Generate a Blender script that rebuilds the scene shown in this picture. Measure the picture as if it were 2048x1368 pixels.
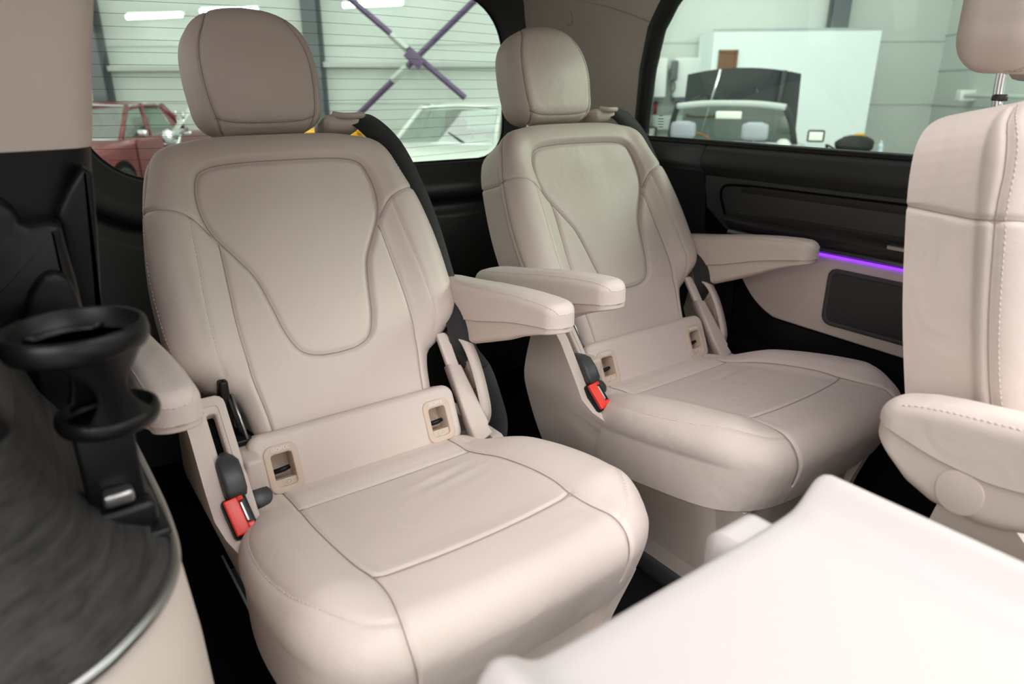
import bpy, math, random
import numpy as np
from mathutils import Vector, Matrix
random.seed(4)
scene = bpy.context.scene
COL = scene.collection
for o in list(bpy.data.objects): bpy.data.objects.remove(o)
PI = math.pi
R_ = math.radians

# ------------------------------------------------------------------ camera
PITCH, YAW = R_(20.36), R_(35.97)
fw = Vector((math.sin(YAW)*math.cos(PITCH), math.cos(YAW)*math.cos(PITCH), -math.sin(PITCH)))
rt = Vector((math.cos(YAW), -math.sin(YAW), 0)); up = rt.cross(fw)
cam_d = bpy.data.cameras.new('camera'); cam = bpy.data.objects.new('camera', cam_d); COL.objects.link(cam)
cam.matrix_world = Matrix(((rt.x, up.x, -fw.x, 0), (rt.y, up.y, -fw.y, 0), (rt.z, up.z, -fw.z, .95), (0, 0, 0, 1)))
cam_d.sensor_width = 36; cam_d.sensor_fit = 'HORIZONTAL'; cam_d.lens = 1367/2048*36
cam_d.clip_start = .02; cam_d.clip_end = 100
cam_d.dof.use_dof = True; cam_d.dof.focus_distance = 1.22; cam_d.dof.aperture_fstop = 4.5
scene.camera = cam
# ------------------------------------------------------------------ ambient light of the hall, and added area lights
w = bpy.data.worlds.new('world'); scene.world = w; w.use_nodes = True
w.node_tree.nodes['Background'].inputs[0].default_value = (1.0, .985, .92, 1)
w.node_tree.nodes['Background'].inputs[1].default_value = 1.06
vs = scene.view_settings; vs.view_transform = 'Standard'; vs.look = 'None'; vs.gamma = 1; vs.use_curve_mapping = False
vs.exposure = 0.0
def area(name, loc, target, sx, sy, power, col=(1, .98, .96)):
    l = bpy.data.lights.new(name, 'AREA'); l.shape = 'RECTANGLE'; l.size = sx; l.size_y = sy; l.energy = power; l.color = col
    o = bpy.data.objects.new(name, l); COL.objects.link(o); o.location = loc
    o.rotation_euler = (Vector(target)-Vector(loc)).to_track_quat('-Z', 'Y').to_euler()
    return o
# added area lights without seen fixtures, placed to brighten the cabin and hall
area('added_light_overhead', (.25, -1.75, 3.7), (.6, .2, .6), 3.2, 2.2, 172, (.97, .965, 1))
area('added_light_roof', (1.1, -.3, 3.7), (.9, .2, .5), 3.0, 1.5, 55, (.97, .965, 1))
area('added_light_door', (-3.6, -1.8, 3.15), (.5, .7, .5), 3.8, 1.6, 165, (.98, .97, .99))
area('added_light_right', (5.2, -2.4, 3.3), (1.1, 1.0, .6), 4.0, 2.0, 400, (.97, 1, .94))
area('added_light_front', (.6, -6.5, 2.6), (.7, .9, .5), 4.0, 1.2, 245, (.98, .97, 1))
area('added_light_rear', (3.5, 7.0, 5.0), (3.5, 7.0, 0), 10.0, 7.0, 330, (.97, 1, 1))

# ------------------------------------------------------------------ materials
def mat(name, col, rough=.5, metal=0, bump=0, bscale=200, spec=.5, var=0, vscale=8, coat=0, emis=None, es=0, sheen=0):
    m = bpy.data.materials.new(name); m.use_nodes = True; nt = m.node_tree; b = nt.nodes['Principled BSDF']
    b.inputs['Base Color'].default_value = (*col, 1); b.inputs['Roughness'].default_value = rough; b.inputs['Metallic'].default_value = metal
    b.inputs['Specular IOR Level'].default_value = spec; b.inputs['Coat Weight'].default_value = coat
    if sheen: b.inputs['Sheen Weight'].default_value = sheen
    if emis: b.inputs['Emission Color'].default_value = (*emis, 1); b.inputs['Emission Strength'].default_value = es
    tc = nt.nodes.new('ShaderNodeTexCoord')
    if bump:
        n = nt.nodes.new('ShaderNodeTexNoise'); n.inputs['Scale'].default_value = bscale; n.inputs['Detail'].default_value = 3
        nt.links.new(tc.outputs['Object'], n.inputs['Vector'])
        bp = nt.nodes.new('ShaderNodeBump'); bp.inputs['Strength'].default_value = bump; bp.inputs['Distance'].default_value = .002
        nt.links.new(n.outputs['Fac'], bp.inputs['Height']); nt.links.new(bp.outputs['Normal'], b.inputs['Normal'])
    if var:
        n = nt.nodes.new('ShaderNodeTexNoise'); n.inputs['Scale'].default_value = vscale; n.inputs['Detail'].default_value = 4
        nt.links.new(tc.outputs['Object'], n.inputs['Vector'])
        mx = nt.nodes.new('ShaderNodeMix'); mx.data_type = 'RGBA'
        mx.inputs[6].default_value = (*[c*(1-var) for c in col], 1); mx.inputs[7].default_value = (*[min(1, c*(1+var)) for c in col], 1)
        nt.links.new(n.outputs['Fac'], mx.inputs[0]); nt.links.new(mx.outputs[2], b.inputs['Base Color'])
    return m
def glass(name, tint, fac=1.0, ior=1.45, rough=.02):
    m = bpy.data.materials.new(name); m.use_nodes = True; nt = m.node_tree; nt.nodes.remove(nt.nodes['Principled BSDF'])
    t = nt.nodes.new('ShaderNodeBsdfTransparent'); t.inputs[0].default_value = (*tint, 1)
    g = nt.nodes.new('ShaderNodeBsdfGlossy'); g.inputs['Roughness'].default_value = rough
    f = nt.nodes.new('ShaderNodeFresnel'); f.inputs[0].default_value = ior
    mu = nt.nodes.new('ShaderNodeMath'); mu.operation = 'MULTIPLY'; mu.inputs[1].default_value = fac
    nt.links.new(f.outputs[0], mu.inputs[0])
    x = nt.nodes.new('ShaderNodeMixShader'); nt.links.new(mu.outputs[0], x.inputs[0]); nt.links.new(t.outputs[0], x.inputs[1]); nt.links.new(g.outputs[0], x.inputs[2])
    nt.links.new(x.outputs[0], nt.nodes['Material Output'].inputs[0]); return m
def leather(name, col):
    m = mat(name, col, .48, spec=.35, sheen=.08); nt = m.node_tree; b = nt.nodes['Principled BSDF']
    tc = nt.nodes['Texture Coordinate']
    v = nt.nodes.new('ShaderNodeTexVoronoi'); v.inputs['Scale'].default_value = 900
    n = nt.nodes.new('ShaderNodeTexNoise'); n.inputs['Scale'].default_value = 18; n.inputs['Detail'].default_value = 3; n.inputs['Distortion'].default_value = .8
    for q in (v, n): nt.links.new(tc.outputs['Object'], q.inputs['Vector'])
    b1 = nt.nodes.new('ShaderNodeBump'); b1.inputs['Strength'].default_value = .12; b1.inputs['Distance'].default_value = .0006
    b2 = nt.nodes.new('ShaderNodeBump'); b2.inputs['Strength'].default_value = .30; b2.inputs['Distance'].default_value = .006
    nt.links.new(v.outputs['Distance'], b1.inputs['Height']); nt.links.new(n.outputs['Fac'], b2.inputs['Height'])
    nt.links.new(b2.outputs['Normal'], b1.inputs['Normal']); nt.links.new(b1.outputs['Normal'], b.inputs['Normal'])
    return m
def wood(name, c1, c2, rough=.4, axis=(60, 3, 60), spec=.25):
    m = mat(name, c1, rough, spec=spec); nt = m.node_tree; b = nt.nodes['Principled BSDF']; tc = nt.nodes['Texture Coordinate']
    mp = nt.nodes.new('ShaderNodeMapping'); mp.inputs['Scale'].default_value = axis
    n = nt.nodes.new('ShaderNodeTexNoise'); n.inputs['Scale'].default_value = 3; n.inputs['Detail'].default_value = 6; n.inputs['Roughness'].default_value = .7
    r = nt.nodes.new('ShaderNodeValToRGB'); r.color_ramp.elements[0].position = .35; r.color_ramp.elements[1].position = .7
    r.color_ramp.elements[0].color = (*c1, 1); r.color_ramp.elements[1].color = (*c2, 1)
    nt.links.new(tc.outputs['Object'], mp.inputs['Vector']); nt.links.new(mp.outputs[0], n.inputs['Vector']); nt.links.new(n.outputs['Fac'], r.inputs[0]); nt.links.new(r.outputs[0], b.inputs['Base Color'])
    return m
def grille(name):
    m = mat(name, (.012, .012, .013), .45); nt = m.node_tree; b = nt.nodes['Principled BSDF']; tc = nt.nodes['Texture Coordinate']
    v = nt.nodes.new('ShaderNodeTexVoronoi'); v.inputs['Scale'].default_value = 330; v.inputs['Randomness'].default_value = .15
    r = nt.nodes.new('ShaderNodeValToRGB'); r.color_ramp.elements[0].position = .3; r.color_ramp.elements[1].position = .5
    r.color_ramp.elements[0].color = (.002, .002, .002, 1); r.color_ramp.elements[1].color = (.03, .03, .032, 1)
    nt.links.new(tc.outputs['Object'], v.inputs['Vector']); nt.links.new(v.outputs['Distance'], r.inputs[0]); nt.links.new(r.outputs[0], b.inputs['Base Color'])
    return m
def siding(name, col):   # fine horizontal profiling of sandwich panels
    m = mat(name, col, .5); nt = m.node_tree; b = nt.nodes['Principled BSDF']; tc = nt.nodes['Texture Coordinate']
    wv = nt.nodes.new('ShaderNodeTexWave'); wv.bands_direction = 'Z'; wv.inputs['Scale'].default_value = 2.0; wv.wave_profile = 'SAW'
    bp = nt.nodes.new('ShaderNodeBump'); bp.inputs['Strength'].default_value = .15; bp.inputs['Distance'].default_value = .02
    nt.links.new(tc.outputs['Object'], wv.inputs['Vector']); nt.links.new(wv.outputs['Fac'], bp.inputs['Height']); nt.links.new(bp.outputs['Normal'], b.inputs['Normal'])
    return m
M = dict(
    leather=leather('beige_leather', (.64, .55, .497)),
    plastic=mat('beige_plastic', (.60, .51, .455), .5, bump=.05, bscale=600, spec=.4),
    bezel=mat('sand_plastic', (.60, .48, .385), .45),
    table=mat('table_plastic', (.56, .52, .505), .42, bump=.03, bscale=500),
    stitch=mat('beige_thread', (.74, .65, .59), .7),
    seam=mat('seam_shade', (.36, .285, .25), .8),  # darker tone standing in for the shade inside the seams
    black=mat('black_plastic', (.005, .0053, .0056), .38, bump=.08, bscale=700, spec=.3),
    blackmat=mat('black_soft_plastic', (.007, .0075, .008), .6, bump=.1, bscale=500, spec=.3),
    greyblack=mat('charcoal_plastic', (.042, .043, .045), .42, bump=.06, bscale=500, spec=.5),
    carpet=mat('black_carpet', (.006, .006, .007), .95, bump=.6, bscale=900, spec=.1),
    rubber=mat('rubber_seal', (.004, .004, .004), .55),
    hole=mat('dark_void', (.003, .003, .003), .9, spec=.1),
    belt=mat('belt_webbing', (.018, .018, .020), .75, bump=.5, bscale=900, sheen=.2),
    beltblack=mat('dark_belt_webbing', (.010, .010, .011), .8, bump=.5, bscale=900),
    chrome=mat('chrome', (.75, .75, .77), .12, 1), satin=mat('satin_metal', (.42, .42, .41), .35, 1),
    red=mat('red_plastic', (.80, .035, .018), .35), white=mat('white_print', (.85, .83, .80), .6),
    wood=wood('dark_wood', (.016, .0155, .015), (.042, .039, .037), .35, (14, 1.2, 60)),
    ledgewood=wood('satin_dark_wood', (.022, .021, .020), (.052, .049, .047), .55, (14, 1.2, 60), .1),
    led=mat('purple_light', (.1, .02, .3), .5, emis=(.27, .04, 1.0), es=1.6),
    grille=grille('speaker_grille'),
    headliner=mat('headliner_fabric', (.56, .49, .44), .9, bump=.2, bscale=900),
    glass=glass('window_glass', (.90, .97, .92), .8), added_roofglass=glass('added_roof_glass', (.93, .92, .92), .8), wire=mat('heating_wire', (.10, .06, .03), .5),
    wall=siding('hall_panel_wall', (.60, .645, .61)), part=mat('white_partition', (.82, .90, .90), .6), steel=mat('grey_steel', (.11, .125, .135), .5),
    rail=mat('pale_steel_rail', (.48, .52, .49), .5), purple=mat('purple_steel', (.115, .07, .15), .45), hallfloor=mat('grey_hall_floor', (.30, .31, .30), .35),
    tube=mat('lit_tube', (1, 1, 1), .5, emis=(.95, 1, 1), es=5), doorwood=wood('brown_door', (.14, .06, .025), (.24, .11, .05), .5, (20, 20, 2)),
    boiler=mat('white_enamel', (.80, .83, .80), .35), pipe=mat('red_pipe', (.35, .02, .03), .5), yellow=mat('yellow_paint', (.72, .36, .01), .4),
    redpaint=mat('dark_red_paint', (.16, .022, .026), .3, coat=.3), whitepaint=mat('white_paint', (.54, .57, .52), .3, coat=.3), silverpaint=mat('pale_silver_paint', (.42, .44, .42), .3, .1, coat=.3),
    hoodpaint=mat('dark_hood_lining', (.035, .042, .045), .6), tyre=mat('tyre_rubber', (.012, .012, .012), .8), carglass=glass('car_glass', (.74, .85, .80), .35),
    redseat=mat('red_leather', (.14, .055, .045), .5), greyseat=mat('grey_leather', (.33, .35, .39), .5), mirror=mat('mirror_glass', (.9, .95, 1), .05, 1), mirrorlit=mat('mirror_face', (.8, .82, .74), .3),
    bottle=mat('pale_bottle', (.55, .68, .72), .3), bagm=mat('black_bag', (.012, .012, .014), .8), woodrim=mat('wood_rim', (.22, .10, .04), .4), pale=mat('pale_cloth', (.7, .72, .68), .8))

# ------------------------------------------------------------------ helpers
def obj(name, vf, m, parent=None, loc=None, rot=None, smooth=True):
    v, f = vf
    me = bpy.data.meshes.new(name); me.from_pydata([tuple(map(float, p)) for p in v], [], [tuple(int(i) for i in q) for q in f]); me.update()
    if smooth: me.shade_smooth()
    if m: me.materials.append(M[m])
    o = bpy.data.objects.new(name, me); COL.objects.link(o)
    if parent: o.parent = parent
    if loc is not None: o.location = loc
    if rot is not None: o.rotation_euler = rot
    return o
def sharp(o, ang=35):
    o.data.set_sharp_from_angle(angle=R_(ang)); return o
def tag(o, label=None, cat=None, group=None, kind=None):
    for k, x in (('label', label), ('category', cat), ('group', group), ('kind', kind)):
        if x: o[k] = x
    return o
def empty(name, loc, rz=0):
    o = bpy.data.objects.new(name, None); COL.objects.link(o); o.location = loc; o.rotation_euler = (0, 0, rz); o.empty_display_size = .05; return o
def join(*vfs):
    V = []; F = []
    for v, f in vfs:
        n = len(V); V += [tuple(p) for p in v]; F += [tuple(i+n for i in q) for q in f]
    return V, F
def xf(vf, mtx):
    return [tuple(mtx @ Vector(p)) for p in vf[0]], vf[1]
def smooth_line(pts, n=8, closed=False):
    P = np.array(pts, float); out = []; N = len(P)
    for i in range(N if closed else N-1):
        if closed: a, b, c, d = P[(i-1) % N], P[i], P[(i+1) % N], P[(i+2) % N]
        else: a, b, c, d = P[max(i-1, 0)], P[i], P[i+1], P[min(i+2, N-1)]
        for k in range(n):
            t = k/n; out.append(.5*((2*b)+(-a+c)*t+(2*a-5*b+4*c-d)*t*t+(-a+3*b-3*c+d)*t**3))
    if not closed: out.append(P[-1])
    return np.array(out)
def resample(P, step, closed=False):
    P = np.array(P, float)
    if closed: P = np.vstack([P, P[:1]])
    s = np.concatenate([[0], np.cumsum(np.linalg.norm(np.diff(P, axis=0), axis=1))]); n = max(2, int(round(s[-1]/step))+1)
    t = np.linspace(0, s[-1], n); Q = np.stack([np.interp(t, s, P[:, k]) for k in range(P.shape[1])], 1)
    return Q[:-1] if closed else Q
def rrect(x0, y0, x1, y1, r, n=6):
    """rounded rectangle, ccw; r may be one radius or four (x1y0, x1y1, x0y1, x0y0)"""
    rr = r if isinstance(r, (list, tuple)) else (r,)*4; out = []
    for (cx, cy, a, q) in ((x1, y0, -90, rr[0]), (x1, y1, 0, rr[1]), (x0, y1, 90, rr[2]), (x0, y0, 180, rr[3])):
        ox = cx-q if cx == x1 else cx+q; oy = cy-q if cy == y1 else cy+q
        for k in range(n+1):
            t = R_(a+90*k/n); out.append((ox+q*math.cos(t), oy+q*math.sin(t)))
    return np.array(out)
def tube(pts, r, n=8, closed=False, caps=True):
    P = np.array(pts, float); N = len(P); rad = np.full(N, r) if np.isscalar(r) else np.array(r)
    T = np.gradient(P, axis=0) if not closed else np.roll(P, -1, 0)-np.roll(P, 1, 0)
    T /= np.linalg.norm(T, axis=1)[:, None]+1e-12
    a = np.array([0, 0, 1.]) if abs(T[0][2]) < .9 else np.array([1., 0, 0]); V = []; F = []
    for i in range(N):
        u = np.cross(T[i], a); u /= np.linalg.norm(u)+1e-12; a = np.cross(u, T[i]); w_ = a
        for k in range(n):
            t = 2*PI*k/n; V.append(P[i]+rad[i]*(u*math.cos(t)+w_*math.sin(t)))
    for i in range(N if closed else N-1):
        for k in range(n):
            j = (i+1) % N; F.append((i*n+k, j*n+k, j*n+(k+1) % n, i*n+(k+1) % n))
    if caps and not closed: F += [tuple(range(n)), tuple(range((N-1)*n, N*n))[::-1]]
    return V, F
def strip(pts, width, thick, nrm):
    """flat band along a path, nrm = one normal or one per point"""
    P = np.array(pts, float); N = len(P); T = np.gradient(P, axis=0); T /= np.linalg.norm(T, axis=1)[:, None]
    n_ = np.array(nrm, float); n_ = np.tile(n_, (N, 1)) if n_.ndim == 1 else n_
    V = []; F = []
    for i in range(N):
        W = np.cross(T[i], n_[i]); W /= np.linalg.norm(W); nn = np.cross(W, T[i])
        for s, t in ((-1, -1), (1, -1), (1, 1), (-1, 1)): V.append(P[i]+W*s*width/2+nn*t*thick/2)
    for i in range(N-1):
        for k in range(4): F.append((i*4+k, i*4+(k+1) % 4, (i+1)*4+(k+1) % 4, (i+1)*4+k))
    F += [(3, 2, 1, 0), tuple(range((N-1)*4, N*4))]
    return V, F
def loft(rings, closed=True, caps=(True, True)):
    n = len(rings[0]); V = [tuple(p) for r in rings for p in r]; F = []
    for i in range(len(rings)-1):
        for k in range(n if closed else n-1):
            F.append((i*n+k, i*n+(k+1) % n, (i+1)*n+(k+1) % n, (i+1)*n+k))
    if caps[0]: F.append(tuple(range(n))[::-1])
    if caps[1]: F.append(tuple(range((len(rings)-1)*n, len(rings)*n)))
    return V, F
def inset(P, d):
    """shrink a ccw closed loop by d along vertex normals"""
    P = np.array(P, float); T = np.roll(P, -1, 0)-np.roll(P, 1, 0); T /= np.linalg.norm(T, axis=1)[:, None]+1e-12
    return P+np.stack([-T[:, 1], T[:, 0]], 1)*d
def plate(poly, h, r, fr, base=0):
    """prism over a ccw 2-D outline, height h, rounded top edge r; fr maps (a,b,n) to xyz"""
    rings = [[fr(a, b, base) for a, b in poly]]
    for k in range(5):
        t = PI/2*k/4; q = inset(poly, r*(1-math.cos(t))) if k else np.array(poly)
        rings.append([fr(a, b, base+h-r+r*math.sin(t)) for a, b in q])
    return loft(rings)
def frame_plate(outer, inner, h, r, fr, base=0, depth=0, n=72):
    """ring between two ccw loops (same sampling) with rounded rims; depth: how far the inner wall goes below base"""
    def rs(P):
        P = resample(P, np.sum(np.linalg.norm(np.roll(P, -1, 0)-P, axis=1))/n, True); P = P[:n] if len(P) >= n else np.vstack([P, P[-1:]])
        c = P.mean(0); i = np.argmin(np.abs(np.arctan2(P[:, 1]-c[1], P[:, 0]-c[0]))); return np.roll(P, -i, 0)
    o_, i_ = rs(np.array(outer)), rs(np.array(inner)); rings = [[fr(a, b, base) for a, b in o_]]
    for k in range(4):
        t = PI/2*k/3; rings.append([fr(a, b, base+h-r+r*math.sin(t)) for a, b in inset(o_, r*(1-math.cos(t)))])
    for k in range(4):
        t = PI/2*(1-k/3); rings.append([fr(a, b, base+h-r+r*math.sin(t)) for a, b in inset(i_, -r*(1-math.cos(t)))])
    rings.append([fr(a, b, base-depth) for a, b in i_])
    return loft(rings, caps=(False, False))
def box(x0, y0, z0, x1, y1, z1, r=0, n=3):
    if r <= 0:
        V = [(x, y, z) for x in (x0, x1) for y in (y0, y1) for z in (z0, z1)]
        return V, [(0, 1, 3, 2), (4, 6, 7, 5), (0, 4, 5, 1), (2, 3, 7, 6), (0, 2, 6, 4), (1, 5, 7, 3)]
    r = min(r, (x1-x0)/2*.999, (y1-y0)/2*.999, (z1-z0)/2*.999); rings = []
    for s, zz in ((-1, z0), (1, z1)):
        for k in range(n+1):
            t = PI/2*(k/n if s < 0 else 1-k/n); q = r*(1-math.sin(t))
            z = z0+r-r*math.cos(t) if s < 0 else z1-r+r*math.cos(t)
            rings.append([(a, b, z) for a, b in rrect(x0+q, y0+q, x1-q, y1-q, r, n)])
    return loft(rings)
def lathe(prof, n=32, axis=None):
    rings = [[(r*math.cos(2*PI*k/n), r*math.sin(2*PI*k/n), z) for k in range(n)] for r, z in prof]
    return loft(rings, caps=(prof[0][0] > 1e-6, prof[-1][0] > 1e-6))
def text_mesh(body, size, depth=.0003):
    c = bpy.data.curves.new('t', 'FONT'); c.body = body; c.size = size; c.extrude = depth; c.align_x = 'CENTER'; c.align_y = 'CENTER'; c.resolution_u = 2
    o = bpy.data.objects.new('t', c); COL.objects.link(o); bpy.context.view_layer.update()
    me = bpy.data.meshes.new_from_object(o.evaluated_get(bpy.context.evaluated_depsgraph_get()))
    vf = [tuple(v.co) for v in me.vertices], [tuple(p.vertices) for p in me.polygons]
    bpy.data.objects.remove(o); bpy.data.curves.remove(c); bpy.data.meshes.remove(me); return vf
def map_vf(vf, fr): return [fr(*p) for p in vf[0]], vf[1]
def smst(a, b, x):
    t = np.clip((x-a)/(b-a), 0, 1); return t*t*(3-2*t)
def seg_dist(P, L):
    d = np.full(len(P), 1e9)
    for a, b in zip(L[:-1], L[1:]):
        ab = b-a; t = np.clip(((P-a)@ab)/(ab@ab+1e-15), 0, 1); d = np.minimum(d, np.linalg.norm(P-a-t[:, None]*ab, axis=1))
    return d
def inside(P, poly):
    x, y = P[:, 0], P[:, 1]; c = np.zeros(len(P), bool)
    for (x0, y0), (x1, y1) in zip(poly, np.roll(poly, -1, 0)):
        k = (y0 > y) != (y1 > y); c ^= k & (x < (x1-x0)*(y-y0)/(y1-y0+1e-15)+x0)
    return c
class Drape:
    """an upholstered surface: a sheet laid over a core outline (a,b), turning down with radius R, then a skirt; n is the outward side"""
    def __init__(s, core, R, depth, h=None, grooves=(), fr=None, holes=()):
        s.core = np.array(core, float); s.R = R; s.dmax = PI/2*R+depth; s.h = h; s.g = [(np.array(l, float), w_, d) for l, w_, d in grooves]; s.fr = fr or (lambda p: p); s.holes = holes
    def cl(s, P):
        d = np.full(len(P), 1e9); C = P.copy(); poly = s.core
        for a, b in zip(poly, np.roll(poly, -1, 0)):
            ab = b-a; t = np.clip(((P-a)@ab)/(ab@ab+1e-15), 0, 1); q = a+t[:, None]*ab; e = np.linalg.norm(P-q, axis=1); k = e < d
            d[k] = e[k]; C[k] = q[k]
        i = inside(P, poly); d[i] = 0; C[i] = P[i]; return d, C
    def at(s, P, lift=0, groove=True):
        P = np.array(P, float); d, C = s.cl(P); e = (P-C)/np.maximum(d, 1e-9)[:, None]; d = np.minimum(d, s.dmax); P = C+e*d[:, None]
        an = np.minimum(d/s.R, PI/2); pos = np.zeros((len(P), 3)); pos[:, :2] = C+e*(s.R*np.sin(an))[:, None]; pos[:, 2] = -s.R*(1-np.cos(an))-np.maximum(d-PI/2*s.R, 0)
        nr = np.zeros_like(pos); nr[:, :2] = e*np.sin(an)[:, None]; nr[:, 2] = np.cos(an)
        off = np.full(len(P), float(lift))
        if s.h is not None: off += s.h(P)*np.cos(an)
        if groove:
            for l, w_, dp in s.g: off -= dp*np.exp(-(seg_dist(P, l)/w_)**2)
        return s.fr(pos+nr*off[:, None])
    def mesh(s, res):
        lo = s.core.min(0)-s.dmax; hi = s.core.max(0)+s.dmax; nx, ny = [max(2, int((hi[k]-lo[k])/res)) for k in (0, 1)]
        A, B = np.meshgrid(np.linspace(lo[0], hi[0], nx), np.linspace(lo[1], hi[1], ny)); P = np.stack([A.ravel(), B.ravel()], 1)
        d, _ = s.cl(P); out = d > s.dmax
        for hl in s.holes: out |= inside(P, np.array(hl))
        V = s.at(P); idx = np.arange(nx*ny).reshape(ny, nx)
        F = np.stack([idx[:-1, :-1], idx[:-1, 1:], idx[1:, 1:], idx[1:, :-1]], -1).reshape(-1, 4)
        if s.holes: F = F[~out[F].any(1) | (d[F] > s.dmax).any(1) & ~out[F].all(1)]
        else: F = F[~out[F].all(1)]
        use = np.unique(F); mp = -np.ones(nx*ny, int); mp[use] = np.arange(len(use))
        return V[use], mp[F]
def stitches(dr, line, pitch=.0065, ln=.0042, r=.0006, lift=.0006):
    L = resample(line, pitch/4); vf = []
    T = dr.at(L, lift)
    n = len(T); out = []
    for i in range(0, n-4, 4):
        a, b = T[i], T[i+3]; a2 = a+(b-a)*.12; out.append(tube([a2, (a2+b)/2, b], [r*.6, r, r*.6], 4))
    return join(*out)
def shade_cords(dr, lines, r=.0007, lift=-.0030):  # thin dark tubes that draw the shade line along each seam
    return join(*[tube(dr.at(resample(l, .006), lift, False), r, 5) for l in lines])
def mir(L): return [(-a, b) for a, b in L]

# ================================================================== the seats
REC = R_(31.8)
Y0 = .75      # the seat's own origin lies under its cushion
def fr_b(p):  # backrest frame: a = across, b = up the back, n = forward
    q = np.empty_like(p); q[:, 0] = p[:, 0]; q[:, 1] = -p[:, 2]; q[:, 2] = p[:, 1]; return q
# --- backrest
half = [(.128, .022), (.136, .07), (.152, .105), (.190, .130), (.210, .16), (.214, .22), (.212, .30), (.200, .385), (.186, .445), (.164, .478), (.115, .491), (.05, .494)]
core = smooth_line(half, 4); core = np.vstack([core, np.array(mir(core.tolist()))[::-1]])
INS = [(0, .468), (.08, .467), (.132, .460), (.151, .440), (.157, .395), (.148, .35), (.122, .305), (.100, .265), (.088, .215), (.078, .165), (.062, .130), (.035, .116), (0, .113)]
ins = smooth_line(INS, 6); ins_l = np.vstack([np.array(mir(ins.tolist()))[::-1], ins]); ins_poly = ins_l[::-1]
SH = smooth_line([(.335, .450), (.295, .428), (.255, .406), (.215, .392), (.176, .375), (.150, .345)], 5)
SIDE = smooth_line([(.142, .33), (.146, .26), (.150, .18), (.147, .10), (.142, .04), (.142, -.03)], 6)
BOL = smooth_line([(.177, .375), (.183, .30), (.190, .22), (.192, .15), (.186, .115)], 6)
EDGE = smooth_line([(.150, .530), (.196, .500), (.222, .44), (.236, .39), (.250, .30), (.252, .22), (.246, .15)], 6)
def both(L): return [L, np.array(mir(np.array(L).tolist()))]
def h_back(P):
    a, b = np.abs(P[:, 0]), P[:, 1]; s = np.where(inside(P, ins_poly), -1, 1)*seg_dist(P, ins_l)
    h = .007*smst(-.006, .012, s)*smst(.10, .14, b)
    h += .020*smst(.145, .20, a)*smst(.09, .16, b)*(1-.55*smst(.36, .46, b))
    h += .010*np.exp(-((b-.485)/.04)**2)*(1-smst(.1, .2, a)*.4)
    h += .006*np.exp(-(a/.09)**2-((b-.25)/.14)**2)
    h -= .010*(1-smst(-.02, .10, b))
    h += .0022*np.sin(P[:, 0]*38+b*21)*np.exp(-((P[:, 0]-.03)/.06)**2-((b-.40)/.06)**2)
    return h
back = Drape(core, .034, .075, h_back, [(ins_l, .0045, .006)]+[(l, .0035, .0035) for l in both(SH)+both(SIDE)+both(EDGE)]+[(l, .003, .002) for l in both(BOL)], fr_b)
# --- headrest
hp = smooth_line([(.066, .034), (.077, .040), (.080, .06), (.083, .10), (.080, .145), (.066, .169), (.038, .182), (0, .186)], 4); hcore = np.vstack([hp, np.array(mir(hp.tolist()))[::-1][1:]])
HV = smooth_line([(.066, .245), (.082, .20), (.096, .15), (.099, .10), (.096, .05), (.088, .010), (.084, -.03)], 6)
HB = smooth_line([(-.091, .020), (-.06, .012), (0, .010), (.06, .012), (.091, .020)], 4)
HL = smooth_line([(.128, .075), (.124, .125), (.118, .15), (.125, .175), (.135, .18)], 4)
def fr_h(p): return fr_b(p)
def fr_hb(p):
    q = fr_b(p); q[:, 1] = -q[:, 1]; return q
def h_head(P): return .006*np.exp(-(P[:, 0]/.07)**2-((P[:, 1]-.10)/.08)**2)-.012*smst(.1, .2, P[:, 1])
head = Drape(hcore, .036, .018, h_head, [(l, .003, .0028) for l in both(HV)+[HB]], fr_h)
head_b = Drape(hcore, .036, .018, None, [], fr_hb)
# --- cushion: a across, b = -y so that n is up
def zc(y): return .362+.075*(.90-y)/.28*(1-.0*y)      # the cushion rises towards its front
def fr_c(p):
    q = np.empty_like(p); y = -p[:, 1]; q[:, 0] = p[:, 0]; q[:, 1] = y
    t = np.clip((.92-y)/.40, 0, 1.15); q[:, 2] = .358+.068*np.sin(np.clip(t, 0, 1.1)*1.35)+p[:, 2]
    dn = np.clip((-p[:, 2]-.05)/.09, 0, 1); q[:, 1] += .030*dn**1.3*smst(.66, .5, y)    # front tucks under
    return q
# y decreases forward: use b=-y and flip a for handedness
cc = smooth_line([(0, -.958), (.12, -.957), (.165, -.945), (.180, -.915), (.200, -.84), (.212, -.74), (.210, -.64), (.196, -.58), (.160, -.556), (.08, -.547), (0, -.545)], 4)
ccore = np.vstack([cc[:-1], np.array(mir(cc.tolist()))[::-1][:-1]])
CS = smooth_line([(.150, -1.0), (.150, -.94), (.150, -.88), (.158, -.80), (.160, -.72), (.157, -.66), (.150, -.62), (.150, -.58), (.158, -.535), (.162, -.50), (.165, -.44)], 5)
CB = np.array([(-.15, -.884), (-.07, -.888), (0, -.889), (.07, -.888), (.15, -.884)])
CF = smooth_line([(-.15, -.622), (-.07, -.614), (0, -.612), (.07, -.614), (.15, -.622)], 4)
CO = smooth_line([(.196, -.93), (.220, -.87), (.238, -.78), (.240, -.69), (.226, -.61), (.195, -.555), (.160, -.535)], 6)
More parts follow.
